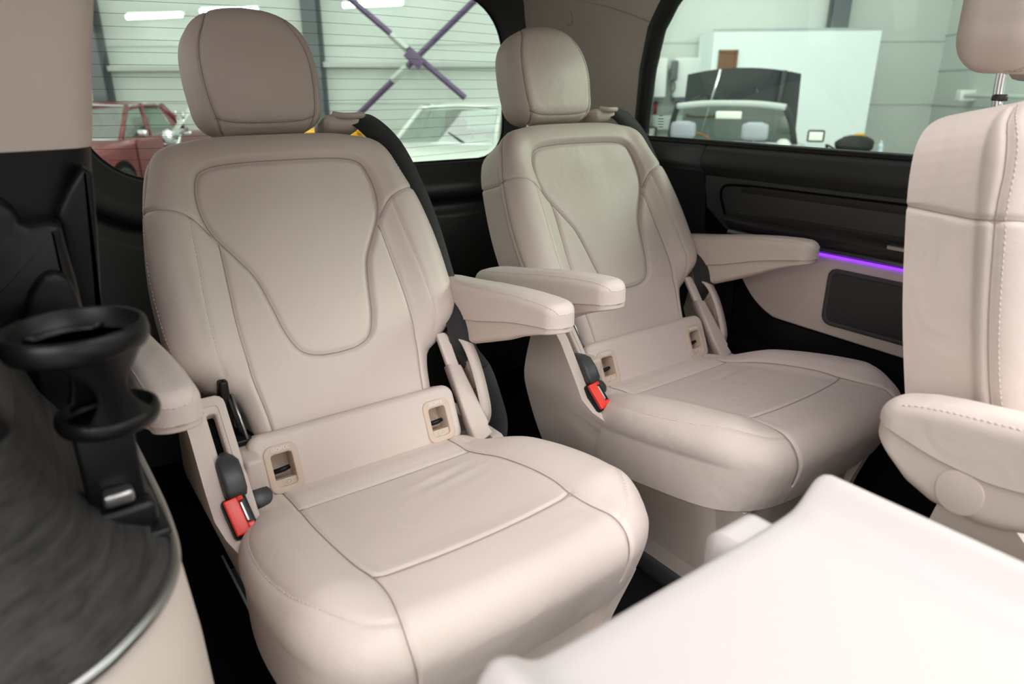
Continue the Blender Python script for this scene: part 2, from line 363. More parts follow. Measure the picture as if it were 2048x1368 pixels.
def h_cush(P):
    a, b = np.abs(P[:, 0]), P[:, 1]
    h = .022*smst(.13, .20, a)*smst(-.95, -.80, b)*(1-.8*smst(-.62, -.54, b))
    h -= .006*np.exp(-(a/.14)**2)*smst(-.95, -.88, b)*(1-smst(-.66, -.60, b))
    h += .006*np.exp(-((b+.92)/.02)**2)*(1-smst(.14, .17, a))
    h += .0022*np.sin((b+.88)*150+P[:, 0]*30)*np.exp(-((b+.82)/.035)**2)*np.exp(-((P[:, 0]-.06)/.05)**2)
    return h
cush = Drape(ccore, .048, .085, h_cush, [(l, .0038, .0042) for l in both(CS)+[CB, CF]]+[(l, .003, .002) for l in both(CO)], fr_c)
# --- lower back panel with two openings
TP = R_(23)
def fr_p(p):
    q = np.empty_like(p); q[:, 0] = p[:, 0]; n, b = p[:, 2], p[:, 1]
    q[:, 1] = .972-n*math.cos(TP)+b*math.sin(TP); q[:, 2] = .392+n*math.sin(TP)+b*math.cos(TP); return q
def frp(a, b, n): return tuple(fr_p(np.array([[a, b, n]], float))[0])
pcore = rrect(-.172, -.036, .172, .044, .008)
iso_hole = [rrect(s*.14-.019, -.029, s*.14+.019, .029, .006) for s in (-1, 1)]
panel = Drape(pcore, .013, .03, lambda P: .003*np.cos(P[:, 1]*30)*np.cos(P[:, 0]*6), [], fr_p, iso_hole)
# --- armrest in its own frame: origin at the pivot, x across, y forward negative
ac = rrect(-.0105, -.325, .0105, .060, .009)
AY = [-.36, -.33, -.30, -.25, -.21, -.14, -.12, -.07, -.05, 0, .03, .06, .10]
def arm_top(y):  return np.interp(y, AY, [.096, .101, .102, .100, .097, .090, .087, .081, .079, .074, .069, .060, .044])
def arm_seam(y): return np.interp(y, AY, [.064, .062, .058, .050, .042, .024, .019, .010, .008, .012, .019, .027, .034])
def arm_bot(y):  return np.interp(y, AY, [.055, .050, .042, .024, .006, -.020, -.027, -.046, -.050, -.047, -.034, -.006, .028])
def fr_at(p):
    q = p.copy(); y = q[:, 1]; t = arm_top(y); s_ = arm_seam(y); q[:, 2] = t+p[:, 2]
    k = p[:, 2] < -.017; f_ = np.clip((-p[:, 2]-.017)/.035, 0, 1); zz = (t-.017)*(1-f_)+s_*f_; q[k, 2] = zz[k]
    q[:, 0] *= 1+.06*np.sin(np.clip((y+.35)/.4, 0, 1)*PI); return q
def fr_ab(p):
    q = p.copy(); y = q[:, 1]; s_ = arm_seam(y); bt = arm_bot(y); f_ = np.clip((.055+p[:, 2])/.055, 0, 1)   # 1 at the bottom
    q[:, 2] = s_*(1-f_)+bt*f_-0*p[:, 2]; q[:, 0] = -q[:, 0]*(1+.06*np.sin(np.clip((y+.35)/.4, 0, 1)*PI)); return q
armt = Drape(ac, .018, .035, None, [], fr_at); arml = Drape(ac, .0165, .055-.0165, None, [], fr_ab)
# --- side panel helper: section of the seat base leaning inwards to the floor
SP = smooth_line([(1.085, .455), (1.105, .38), (1.108, .30), (1.085, .19), (1.02, .10), (.965, .04), (.945, .0)], 5)
SPF = smooth_line([(.60, 0), (.590, .10), (.575, .20), (.556, .28), (.552, .300)], 4)
SPT = smooth_line([(.552, .300), (.62, .300), (.70, .304), (.80, .318), (.875, .335), (.915, .362), (.935, .40), (.985, .47), (1.03, .515), (1.085, .500), (1.092, .47)], 4)

def rx(p, ang, o):   # rotate seat-space point about the x axis through o=(y,z)
    y, z = p[1]-o[0], p[2]-o[1]; return (p[0], o[0]+y*math.cos(ang)-z*math.sin(ang), o[1]+y*math.sin(ang)+z*math.cos(ang))

def make_seat():
    t = empty('captain_seat', (0, 0, 0))
    bl, br_ = (0, 1.0-Y0, .43), (-REC, 0, 0); off = (0, -Y0, 0)
    b = obj('backrest', back.mesh(.0026), 'leather', t, bl, br_)
    obj('seam_shade_line', shade_cords(back, [ins_l]+both(SH)+both(SIDE)+both(EDGE)), 'seam', b)
    tag(obj('stitching', join(*[stitches(back, np.array(l)+np.array([s*.006*sg, 0])) for l_, s in ((BOL, 0), (EDGE, -1)) for sg, l in zip((1, -1), both(l_))]), 'stitch', b), kind='stuff')
    # back shell of hard plastic
    ol = [(q[0]*1.10, -.01+(q[1]-.0)*1.045) for q in core]
    bs = plate(np.array(ol), .03, .012, lambda a, b_, n: (a, .075+n, b_)); tag(obj('back_shell', bs, 'plastic', t, bl, br_), 'smooth beige plastic back shell')
    # headrest
    hr = R_(14); hl = (.010, 1.318-Y0, .881)
    h = obj('headrest', head.mesh(.0026), 'leather', t, hl, (-hr, 0, 0))
    ho = Vector((0, .108, 0))
    obj('headrest_back', ([tuple(Vector(p)+ho) for p in head_b.mesh(.005)[0]], [q[::-1] for q in head_b.mesh(.005)[1]]), 'leather', h)
    obj('seam_shade_line', shade_cords(head, both(HV)+[HB], .0006, -.0018), 'seam', h)
    tag(obj('stitching', join(*[stitches(head, np.array(l)+np.array([d, 0])) for l in both(HV) for d in (-.0035, .0035)]+[stitches(head, np.array(HB)+np.array([0, d])) for d in (-.003, .003)]), 'stitch', h), kind='stuff')
    for s in (-1, 1):
        obj('post', tube(smooth_line([(s*.066, .050, .05), (s*.066, .052, 0), (s*.066, .046, -.05), (s*.066, .03, -.11)], 5), .006, 12), 'chrome', h)
        obj('post_sleeve', xf(lathe([(.009, 0), (.009, .006), (.007, .008)], 16), Matrix.Translation((s*.066, .047, -.034))), 'greyblack', h)
    # cushion
    # flip handedness: frame uses b=-y, so mirror a
    v, f = cush.mesh(.0030)
    c = obj('seat_cushion', (v, f), 'leather', t, off)
    obj('seam_shade_line', shade_cords(cush, both(CS)+[CB, CF]), 'seam', c)
    tag(obj('stitching', join(*[stitches(cush, l) for l in both(CO)]), 'stitch', c), kind='stuff')
    # lower back panel and child-seat anchor bezels
    p = obj('lower_back_panel', panel.mesh(.003), 'leather', t, off)
    for s in (-1, 1):
        bz = obj('anchor_bezel', frame_plate(rrect(s*.14-.027, -.040, s*.14+.027, .036, .014), rrect(s*.14-.0165, -.030, s*.14+.0165, .022, .005), .0055, .002, frp, -.001, .030), 'bezel', t, off)
        rr = rrect(s*.14-.0165, -.030, s*.14+.0165, .022, .005)
        obj('recess_back', plate(rr, .002, .0005, frp, -.032), 'bezel', bz)
        obj('anchor_bar', map_vf(tube([(s*.14-.017, .0-.006, -.012), (s*.14+.002, .001-.006, -.010), (s*.14+.012, .003-.006, -.009)], [.004, .0045, .0035], 8), frp), 'black', bz)
        obj('lettering', map_vf(text_mesh('ISOFIX', .0095), lambda a, b_, n: frp(s*.14+a, .029+b_, .0050+n)), 'white', bz, smooth=False)
        def lg(a, b_, n): return frp(s*.14+.002+a, -.0245+b_*.72, .0008+n)
        rg = [(.0065*math.cos(2*PI*k/24), .0065*math.sin(2*PI*k/24), 0) for k in range(24)]
        obj('child_seat_symbol', map_vf(join(tube(rg, .0006, 5, True), tube([(-.003, -.003, 0), (.001, -.003, 0), (.003, .003, 0)], .0006, 5), tube([(-.0045, 0, 0), (-.002, .002, 0), (.0005, .001, 0)], .0007, 5)), lg), 'white', bz)
        obj('recess_floor', map_vf(box(-.0165, -.0300, -.020, .0165, -.0185, -.0005), lambda a, b_, n: frp(s*.14+a, b_, n)), 'bezel', bz, smooth=False)
    obj('frame_block', box(-.165, 1.030, .33, .165, 1.08, .43, .01), 'blackmat', t, off)
    # armrests
    for s in (-1, 1):
        a = obj('armrest', armt.mesh(.004), 'leather', t, (.270 if s > 0 else -.298, 1.118-Y0, .532), (0, 0, 0))
        lo = obj('lower_shell', ((lambda m: (m[0], [q[::-1] for q in m[1]]))(arml.mesh(.004))), 'plastic', a)
        L = [(.0285*sg, y) for sg in (1,) for y in np.linspace(.05, -.315, 60)]
        for sg in (-1, 1): tag(obj('stitching', stitches(armt, [(sg*.025, y) for y in np.linspace(.05, -.325, 60)]+[(sg*.018, -.346), (0, -.350)]), 'stitch', a), kind='stuff')
        dd = armt.dmax+.0104
        lp = armt.at([(dd, y) for y in np.linspace(.07, -.33, 40)]+[(-.0104+.02*0+c_*.02, -.325-armt.dmax) for c_ in (1, .5, 0)]+[(-dd, y) for y in np.linspace(-.33, .07, 40)])
        obj('seam_shade_line', tube(lp, .0008, 5), 'seam', a)
        pc = plate(rrect(-.024, -.026, .024, .026, .0235), .0016, .0008, lambda u_, v_, n: (s*(.0283+n), -.028+s*u_*1.0, -.016+v_)); obj('pivot_cap', pc, 'plastic', a)
        obj('hinge_block', box(-.005 if s < 0 else -.055, -.015, -.035, .060 if s < 0 else .005, .030, .010, .010), 'greyblack', a)
    # left console with recline slot and lever
    CT = R_(40); oc = (-.222, .985, .432)
    def frc(a, b_, n): return (oc[0]+a, oc[1]-n*math.cos(CT)+b_*math.sin(CT), oc[2]+n*math.sin(CT)+b_*math.cos(CT))
    co = obj('side_console', frame_plate(rrect(-.030, -.118, .024, .095, (.006, .014, .018, .006)), rrect(-.0075, -.028, .0055, .066, .003), .016, .004, frc, -.008, .03), 'plastic', t, off)
    obj('slot', plate(rrect(-.0085, -.030, .0065, .068, .002), .004, .001, frc, -.020), 'hole', co)
    obj('slot_rim', frame_plate(rrect(-.0175, -.075, .0135, .080, .006), rrect(-.0155, -.073, .0115, .078, .005), .002, .0008, frc, .0075), 'plastic', co)
    lvr = [frc(a, b_, n) for a, b_, n in ((-.001, .0, .006), (-.001, -.02, .016), (-.0005, -.045, .019), (0, -.072, .014))]
    rings = []
    for k, (a, b_, n, hw, hh) in enumerate(((-.001, .004, .006, .004, .003), (-.001, -.006, .014, .012, .007), (-.001, -.016, .020, .0165, .009), (-.001, -.040, .024, .0165, .010), (-.001, -.060, .023, .016, .010), (-.001, -.068, .021, .0135, .008), (-.001, -.071, .020, .006, .004))):
        rings.append([frc(a+q[0], b_, n+q[1]) for q in rrect(-hw, -hh, hw, hh, min(hw, hh)*.7, 4)])
    obj('recline_lever', loft(rings), 'greyblack', co)
    obj('console_filler', box(-.199, .955, .345, -.172, 1.02, .425, .006), 'plastic', t, off)
    obj('hinge_mechanism', join(box(-.200, 1.045, .44, -.186, 1.075, .525, .004), tube([(-.186, 1.015, .45), (-.192, 1.07, .53)], .003, 8), box(-.198, 1.01, .426, -.170, 1.03, .436, .003)), 'black', t, off)
    obj('hinge_pin', tube([(-.178, 1.010, .436), (-.184, 1.05, .50)], .0025, 8), 'satin', t, off)
    obj('hinge_disc', xf(lathe([(.0, .006), (.014, .006), (.018, .003), (.018, -.003)], 24), Matrix.Translation((-.186, .950, .366)) @ Matrix.Rotation(R_(40), 4, 'X')), 'greyblack', t, off)
    # buckle
    bm_ = Matrix.Translation((-.227, .902, .376)) @ Matrix.Rotation(R_(48), 4, 'X') @ Matrix.Rotation(R_(6), 4, 'Z')
    bk = obj('buckle', xf(box(-.0175, -.030, -.055, .0175, .030, .0, .005), bm_), 'black', t, off)
    obj('release_button', xf(join(box(-.0155, -.027, -.004, .004, .027, .0045, .002), box(.003, -.027, -.004, .014, -.014, .0045, .002), box(.003, .020, -.004, .012, .027, .0045, .002)), bm_), 'red', bk)
    obj('latch_plate', xf(box(.005, -.012, -.004, .009, .018, .002, .001), bm_), 'satin', bk)
    # right hinge cover, trim shell with honeycomb ribs
    CT2 = R_(36)
    def frr(a, b_, n): return (.208+a, .99-n*math.cos(CT2)+b_*math.sin(CT2), .415+n*math.sin(CT2)+b_*math.cos(CT2))
    hc = obj('hinge_cover', plate(np.array([(-.016, -.095), (.024, -.085), (.021, -.066), (.0245, -.062), (.010, .055), (-.016, .062)]), .022, .005, frr, -.01), 'plastic', t, off)
    obj('leather_flap', plate(rrect(-.015, .015, .008, .125, (.004, .012, .004, .004)), .010, .003, frr, -.004), 'leather', hc)
    shell = smooth_line([(.985, .330), (.962, .375), (.972, .42), (1.000, .475), (1.03, .505), (1.062, .508), (1.085, .49)], 6)
    sh = obj('trim_shell', strip([(.237, y, z) for y, z in shell], .022, .003, [(0, -(z2-z1) if False else -math.cos(.6), math.sin(.6)) for (y, z), (z1, z2) in zip(shell, shell)]), 'plastic', t, off)
    obj('shell_wall', plate(np.array([(y, z) for y, z in shell]+[(1.10, .42), (1.06, .33)])[::-1], .003, .001, lambda a, b_, n: (.2455+n, a, b_)), 'bezel', t, off)
    for (y, z) in ((1.035, .475), (1.045, .44), (1.02, .425), (1.03, .39), (1.0, .40)):
        hx = [(.2440, y+.018*math.cos(PI/3*k), z+.018*math.sin(PI/3*k)) for k in range(6)]
        obj('honeycomb_rib', tube(hx, .0016, 4, True), 'plastic', sh)
    # belt, its outlet and tongue end
    bp = smooth_line([(.170, 1.385, .880), (.186, 1.345, .893), (.206, 1.318, .880), (.243, 1.298, .835), (.266, 1.262, .76), (.266, 1.20, .68), (.248, 1.12, .60), (.232, 1.048, .545), (.236, 1.030, .487), (.276, 1.040, .430), (.304, 1.046, .36), (.324, 1.052, .29), (.318, 1.060, .22)], 8)
    nn = np.array([(-.15, -.9, .5)]*0+[(-.5, -.86, .0)]*len(bp)); k = len(bp)
    for i in range(k):
        u_ = i/(k-1); nn[i] = np.array((.35, -.45, .9))*max(0, 1-u_*4)+np.array((-.35, -.93, .1))*min(1, u_*4); 
        if .5 < u_ < .74: nn[i] = (-.62, -.78, .1)
    obj('seat_belt', strip(bp, .046, .0016, nn), 'belt', t, off)
    ot = obj('belt_outlet', map_vf(box(-.038, -.05, -.018, .038, .045, .016, .014), lambda a, b_, n: (.160+a+.1*b_, 1.375+b_, .878+n-.25*b_)), 'leather', t, off)
    obj('outlet_lip', map_vf(tube(smooth_line([(-.030, -.042, .012), (-.012, -.056, .006), (.012, -.056, .006), (.034, -.036, .010)], 5), .006, 10), lambda a, b_, n: (.172+a+.1*b_, 1.375+b_, .880+n-.25*b_)), 'plastic', ot)
    # base
    lean = lambda z, y=1.0: .262-.235*max(0, .36-z)-.026*float(smst(.95, .78, np.array(y)))*(1 if z > .2 else z/.2)
    def side(s, top, zmax):
        zs_ = np.linspace(0, zmax, 26); rows = []
        bk = SP[np.argsort(SP[:, 1])]; fr_ = SPF[np.argsort(SPF[:, 1])]
        for z in zs_:
            y1 = float(np.interp(z, bk[:, 1], bk[:, 0])); y0 = float(np.interp(z, fr_[:, 1], fr_[:, 0])) if z <= .30 else float(np.interp(z, top[:, 1], top[:, 0]))
            if z > .455: y1 = float(np.interp(z, [.455, .49, .515], [1.085, 1.08, 1.05]))
            rows.append([(y0+(y1-y0)*k/29, z) for k in range(30)])
        A_ = [[(s*lean(z, y), y, z) for y, z in r] for r in rows]; B_ = [[(s*(lean(z, y)-.022), y, z) for y, z in r] for r in rows]
        ring = lambda G: G[0]+[r[-1] for r in G[1:]]+G[-1][::-1][1:]+[r[0] for r in G[1:-1]][::-1]
        return join(loft(A_, False, (False, False)), loft(B_, False, (False, False)), loft([ring(A_), ring(B_)], True, (False, False)))
    TOPL = np.array([(.70, .302), (.80, .318), (.875, .335), (.915, .362), (.935, .40), (.985, .47), (1.03, .513)])
    TOPR = np.array([(.70, .302), (.80, .318), (.90, .33), (.96, .345)])
    sharp(obj('side_panel', side(-1, TOPL, .512), 'plastic', t, off), 50)
    sharp(obj('side_panel', side(1, TOPR, .34), 'plastic', t, off), 50)
    obj('pedestal', loft([[(a*(lean(z)-.012)/.25, y, z) for a, y in rrect(-.25, .60+(.34-z)*.02, .25, 1.0, (.05, .02, .02, .05), 6)] for z in (.0, .1, .2, .30, .335)]), 'plastic', t, off)
    obj('pedestal_front', loft([[(a, y, z) for a, y in rrect(-.13, .575+.10*(.30-z), .20, .70, (.04, .01, .01, .04), 6)] for z in (.03, .12, .22, .30)]), 'plastic', t, off)
    obj('pedestal_gap', tube([(-.138, .600+.10*(.3-z), z) for z in (.05, .12, .2, .28)], .004, 6), 'hole', t, off)
    for s in (-1, 1):
        obj('floor_latch', join(box(s*.16-.03, .60, .004, s*.16+.03, 1.0, .05, .01)), 'greyblack', t, off)
    return t
def copy_tree(o, parent=None):
    c = o.copy(); COL.objects.link(c); c.parent = parent
    for ch in list(o.children): copy_tree(ch, c)
    return c
SEAT_A, SEAT_B, SEAT_C = (.401, Y0, 0), (1.098, Y0, 0), (1.098, Y0-.81, 0)
seatA = make_seat(); seatA.location = SEAT_A
seatB = copy_tree(seatA); seatB.location = SEAT_B
seatC = copy_tree(seatA); seatC.location = SEAT_C
G = 'beige leather seats of the van'
tag(seatA, 'largest beige leather armchair seat, beside the black cup holder', 'seat', G)
tag(seatB, 'beige leather seat in the back row, beside the speaker and purple light', 'seat', G)
tag(seatC, 'beige leather seat cut off by the right edge of the photo, next to the table', 'seat', G)
def kid(s, n, i=0):
    return [c for c in s.children if c.name.split('.')[0] == n][i]
RC = R_(13)
for n in ('backrest', 'back_shell'): kid(seatC, n).rotation_euler = (-RC, 0, 0)
kid(seatC, 'headrest').rotation_euler = (R_(2), 0, 0)
pv = (1.0, .43); q = rx((0, 1.318, .881), (REC-RC), pv); kid(seatC, 'headrest').location = (.010, q[1]-Y0-.012, q[2]+.008)
for k_ in (0, 1):
    o = kid(seatC, 'armrest', k_); q = rx((0, 1.118, .532), (REC-RC), pv); o.location = (o.location.x, q[1]-Y0-.008, q[2]-.012)
for n in ('belt_outlet', 'seat_belt'):
    o = kid(seatC, n); o.rotation_euler = (REC-RC, 0, 0); a = REC-RC; y, z = pv
    o.location = (0, y-(y*math.cos(a)-z*math.sin(a))-Y0, z-(y*math.sin(a)+z*math.cos(a)))
kid(seatB, 'armrest', 1).rotation_euler = (R_(-2), 0, 0); kid(seatB, 'armrest', 0).location.x = -.310; kid(seatB, 'armrest', 0).rotation_euler = (R_(-3), 0, 0)

# ================================================================== van shell
def st(o, label=None): o['kind'] = 'structure'; return tag(o, label)
st(obj('floor', box(-.10, -1.6, -.03, 1.50, 1.95, 0), 'carpet', smooth=False), 'black carpeted floor of the van')
for i, x in enumerate((.235, .565, .935, 1.265)):
    rl = st(obj('trim_%d' % (i+1), box(x-.022, -1.5, 0, x+.022, 1.3, .006, .002), 'greyblack'), 'dark metal seat rail in the van floor')
    obj('rail_slot', box(x-.006, -1.5, .005, x+.006, 1.3, .0068), 'hole', rl, smooth=False)
# right wall: frame a=-y, b=z, n=-x
XW = 1.44
def frx(x0): return lambda a, b, n: (x0-n, -a, b)
def pl(name, pts, x0, h, r, m, parent, n=None):
    return sharp(obj(name, plate(np.array(pts), h, r, frx(x0)), m, parent), 50)
wr = st(obj('wall_right', box(1.49, -1.6, 0, 1.52, 1.95, .80), 'blackmat', smooth=False), 'dark side lining of the van with wood, speaker and purple light')
def yz(L): return [(-y, z) for y, z in L]
pl('rear_quarter_panel', yz([(1.86, .02), (1.86, .78), (1.18, .78), (1.168, .74), (1.155, .60), (1.05, .50), (1.02, .02)][::1])[::1], 1.50, .045, .01, 'blackmat', wr)
def sweep(name, prof, y0, y1, m, parent, n=2, capr=.0):
    rings = [[(x, y, z) for x, z in prof] for y in np.linspace(y0, y1, n)]
    v, f = loft(rings); return obj(name, (v, f), m, parent)
sill = [(1.53, .818), (1.475, .818), (1.452, .812), (1.444, .795), (1.441, .770), (1.449, .757), (1.462, .745), (1.53, .74)]
sill2 = [(1.53, .818), (1.475, .818), (1.450, .812), (1.438, .793), (1.434, .768), (1.444, .754), (1.458, .742), (1.53, .73)]
sweep('quarter_sill', smooth_line(sill, 4), 1.168, 1.86, 'greyblack', wr)
sweep('door_sill', smooth_line(sill2, 4), -1.2, 1.160, 'greyblack', wr)
# door panel around the wood inlay
pl('door_panel', [(-y, z) for y, z in [(1.162, .745), (1.150, .66), (1.065, .600), (-1.2, .60), (-1.2, .745)]], 1.50, .045, .008, 'greyblack', wr)
wd = smooth_line([(1.02, .728), (1.085, .724), (1.104, .712), (1.103, .690), (1.085, .650), (1.065, .622)], 5)
woodp = [(-1.2, .735)]+[tuple(p) for p in wd]+[(-1.2, .622)]
ws = [(1.470, .735), (1.452, .728), (1.456, .705), (1.458, .680), (1.452, .660), (1.436, .648), (1.430, .640), (1.436, .622), (1.452, .612)]
prof = smooth_line(ws, 5); ys = np.concatenate([np.linspace(1.104, 1.06, 12), np.linspace(1.04, -1.2, 30)])
def edge(z): return float(np.interp(z, [.612, .622, .65, .69, .712, .724, .735], [1.055, 1.065, 1.085, 1.103, 1.104, 1.085, 1.02]))
rings = []
for t in np.linspace(0, 1, 40):
    rings.append([(x+.012*(1 if t == 0 else 0), edge(z)*(1-t)+t*-1.2, z) for x, z in prof])
obj('wood_inlay', loft(rings, False, (False, False)), 'wood', wr)
obj('inlay_groove', tube([(1.4545, y, z) for y, z in [(-1.2, .737)]+list(map(tuple, wd))], .0035, 6), 'hole', wr)
obj('door_handle_cup', box(1.425, .50, .640, 1.45, .665, .652, .004), 'satin', wr)
obj('metal_strip', loft([[(x, y, z) for x, z in ((1.452, .620), (1.438, .619), (1.434, .612), (1.437, .606), (1.452, .606))] for y in (1.06, -1.2)]), 'satin', wr)
obj('purple_light_strip', box(1.437, -1.2, .600, 1.447, 1.02, .605), 'led', wr, smooth=False)
bp_ = [(1.055, .600), (1.03, .535), (1.00, .49), (.965, .455), (.92, .430), (.87, .424), (.60, .418), (-1.2, .40), (-1.2, .600)]
pl('door_lower_panel', yz(np.vstack([smooth_line(bp_[:7], 4), bp_[7:]])), 1.47, .026, .006, 'plastic', wr)
obj('panel_edge', tube([(1.45, y, z) for y, z in smooth_line(bp_[:7], 4)]+[(1.45, -1.2, .40)], .004, 6), 'hole', wr)
sp = rrect(-.785, .447, -.535, .577, (.028, .02, .018, .022))
g_ = obj('speaker_surround', frame_plate(sp, inset(sp, .010), .006, .002, frx(1.445)), 'greyblack', wr)
obj('speaker_mesh', plate(inset(sp, .009), .004, .001, frx(1.4445)), 'grille', wr)
pl('lower_lining', yz([(1.02, 0.0), (1.02, .46), (.99, .478), (.955, .448), (.91, .424), (.60, .41), (-1.2, .392), (-1.2, .0)]), 1.49, .035, .012, 'black', wr)
pl('step_block', yz([(1.01, .0), (.995, .36), (.94, .35), (.80, .33), (.80, 0)]), 1.45, .035, .015, 'black', wr)
# right window: pane, frame
Wl = lambda b: 1.475-.10*(b-.82)
def frw(a, b, n): return (Wl(b)-n, -a, b)
win_o = [(-1.435, .812), (-1.425, .87), (-1.405, 1.0), (-1.375, 1.10), (-1.325, 1.17), (-1.25, 1.225), (-1.12, 1.25), (.2, 1.25), (1.1, 1.25), (1.1, .812)]
win_i = [(-1.393, .826), (-1.388, .87), (-1.365, 1.0), (-1.335, 1.09), (-1.288, 1.15), (-1.21, 1.20), (-1.10, 1.222), (.2, 1.222), (1.05, 1.222), (1.05, .826)]
def refine(L): L = L[::-1]; return resample(np.array(L, float), .02, True)
w2 = st(obj('window_2', plate(np.array(refine(win_i)), .004, .001, frw, -.014), 'glass', smooth=False), 'large side window of the van')
for i_, (a, b) in enumerate(zip(win_o, win_o[1:]+win_o[:1])): pass
Wo = [np.array(p) for p in win_o]; Wi = [np.array(p) for p in win_i]
def dense(L, k=5):
    out = []
    for a, b in zip(L, L[1:]+L[:1]):
        for j in range(k): out.append(a+(b-a)*j/k)
    return out
Wo, Wi = dense(Wo), dense(Wi)
rg = [[frw(p[0], p[1], -.01) for p in Wo], [frw(p[0], p[1], .012) for p in Wo], [frw(*(p*.75+q*.25), .020) for p, q in zip(Wo, Wi)], [frw(*(p*.25+q*.75), .018) for p, q in zip(Wo, Wi)], [frw(q[0], q[1], .010) for q in Wi], [frw(q[0], q[1], -.014) for q in Wi]]
obj('window_frame', loft([r[::-1] for r in rg], caps=(False, False)), 'rubber', w2)
lab = []
for k, (wd_, z) in enumerate(((.014, .880), (.020, .872), (.020, .865), (.018, .858), (.016, .851))):
    lab.append(box(-wd_/2, z, 0, wd_/2, z+.0016, .0004))
obj('window_print', map_vf(join(*lab), lambda a, b, n: (Wl(b)-.0035-n, 1.335-a, b)), 'hole', w2, smooth=False)
# rear pillar trim and headliner
pil = []
for t in np.linspace(0, 1, 13):
    y = 1.40+t*.47
    row = []
    for z in np.linspace(.72, 1.22, 18):
        x = 1.472-.10*(z-.82)-.02*t-.05*max(0, z-1.08)*3*(z > 1.08)+.010*math.sin(t*PI)-.02*smst(.62, 1, np.array(t))
        yy = y+(-.02+.10*(-(z-.82)*.6)*(1-t)) if t < .999 else y
        row.append((float(x), float(np.interp(z, [.72, .87, 1.0, 1.1, 1.17, 1.22], [1.42, 1.41, 1.385, 1.35, 1.30, 1.24]))*(1-t)+1.87*t, z))
    pil.append(row)
tr = st(obj('trim_5', loft(pil, False, (False, False)), 'plastic'), 'beige rear pillar trim between the windows')
sharp(tr, 60)
ab = empty('airbag_badge', (1.4235, 1.70, 1.145)); 
def fra(a, b, n): return (-n, -a, b)
ab.rotation_euler = (0, R_(-14), R_(4))
for o in (obj('badge_rim', frame_plate(rrect(-.033, -.022, .033, .022, .010), rrect(-.0315, -.0205, .0315, .0205, .009), .0015, .0005, fra, -.001), 'seam', ab), obj('badge_plate', plate(rrect(-.0315, -.0205, .0315, .0205, .009), .003, .001, fra, -.002), 'plastic', ab), obj('lettering', map_vf(text_mesh('AIRBAG', .010), lambda a, b, n: fra(a, b, .0012+n)), 'bezel', ab, smooth=False)): pass
tag(ab, 'small rounded beige airbag cover on the rear pillar', 'cover')
hd = []
for t in np.linspace(0, 1, 14):
    a = PI/2*t; hd.append([(1.425-.17*(1-math.cos(a)) if True else 0, y, 1.175+.105*math.sin(a)+.03*smst(1.35, 1.9, np.array(y))) for y in np.linspace(1.92, -1.6, 24)])
cl = st(obj('ceiling', loft([[tuple(map(float, p)) for p in r] for r in hd], False, (False, False)), 'headliner'), 'beige headliner of the van')
RX0, RX1, RY0, RY1 = .12, 1.20, -.98, .55        # opening of the added glass roof, cut to let light into the cabin
for nm, m_, za, zb in (('headliner_panel', 'headliner', 1.280, 1.300), ('roof_skin', 'black', 1.34, 1.36)):
    xr = 1.262 if m_ == 'headliner' else 1.56
    for q in ((-.12, RY1, xr, 1.96), (-.12, -1.62, xr, RY0), (-.12, RY0, RX0, RY1), (RX1, RY0, xr, RY1)): obj(nm, box(q[0], q[1], za, q[2], q[3], zb), m_, cl, smooth=False)
obj('added_roof_frame', frame_plate(rrect(RX0-.02, RY0-.02, RX1+.02, RY1+.02, .05), rrect(RX0, RY0, RX1, RY1, .05), .012, .004, lambda a, b, n: (a, -b+RY0+RY1, 1.283-n), 0, -.0), 'black', cl)
w3 = st(obj('added_roof_window', box(RX0-.02, RY0-.02, 1.315, RX1+.02, RY1+.02, 1.320), 'added_roofglass', smooth=False), 'added glass roof panel that lets light into the van')  # unseen pane, added so that light falls in from above
st(obj('added_wall_left', box(-.16, -1.62, 0, -.10, -.34, 1.34), 'plastic', smooth=False), 'unseen wall added at the front left of the van to limit light')  # unseen wall, added and lengthened to limit light from the door side
obj('headliner_edge', tube(smooth_line([(1.376, 1.86, 1.20), (1.414, 1.70, 1.188), (1.426, 1.55, 1.165), (1.438, 1.375, 1.112)], 6), .0025, 6), 'plastic', cl)
# tailgate: rounded ring around the rear window
cx = .745
def loop(off, y, r0=.115):
    x0, x1, z0, z1 = .150-off, 1.345+off, .735-off, 1.215+off
    return [(min(max(a, .02), 1.462), y, min(max(b, .0), 1.29)) for a, b in rrect(x0, z0, x1, z1, (.10+off, .17+off, .17+off, .16+off), 14)]
tgr = [loop(*q) for q in ((0, 1.912), (0, 1.895), (.012, 1.888), (.035, 1.878), (.050, 1.860), (.085, 1.842), (.105, 1.850), (.112, 1.872), (.135, 1.874), (.150, 1.858), (.165, 1.850), (.75, 1.850))]
d1 = st(obj('door_1', loft([r[::-1] for r in tgr], caps=(False, False)), 'greyblack'), 'black tailgate of the van around the rear window')
gl = [(a, b) for a, _, b in loop(.006, 0)]
w1 = st(obj('window_1', plate(np.array(gl), .004, .001, lambda a, b, n: (a, 1.905-n, b)), 'glass', smooth=False), 'rear window of the van with heating wires')
obj('black_seal', frame_plate(np.array([(a, b) for a, _, b in loop(.012, 0)]), np.array([(a, b) for a, _, b in loop(-.006, 0)]), .004, .001, lambda a, b, n: (a, 1.902-n, b), n=120), 'rubber', w1)
for k in range(17):
    z = .765+k*.0262; cu = .012*(k-8)/8
    hw = .585 if 1 < k < 16 else .54
    obj('heating_wire', tube([(cx+hw*s, 1.8995, z+cu*(1-s*s)-.006*0) for s in np.linspace(-1, 1, 15)], .00042, 4), 'wire', w1)
obj('tailgate_block', box(0, 1.95, 0, 1.5, 1.97, .70), 'blackmat', d1, smooth=False)

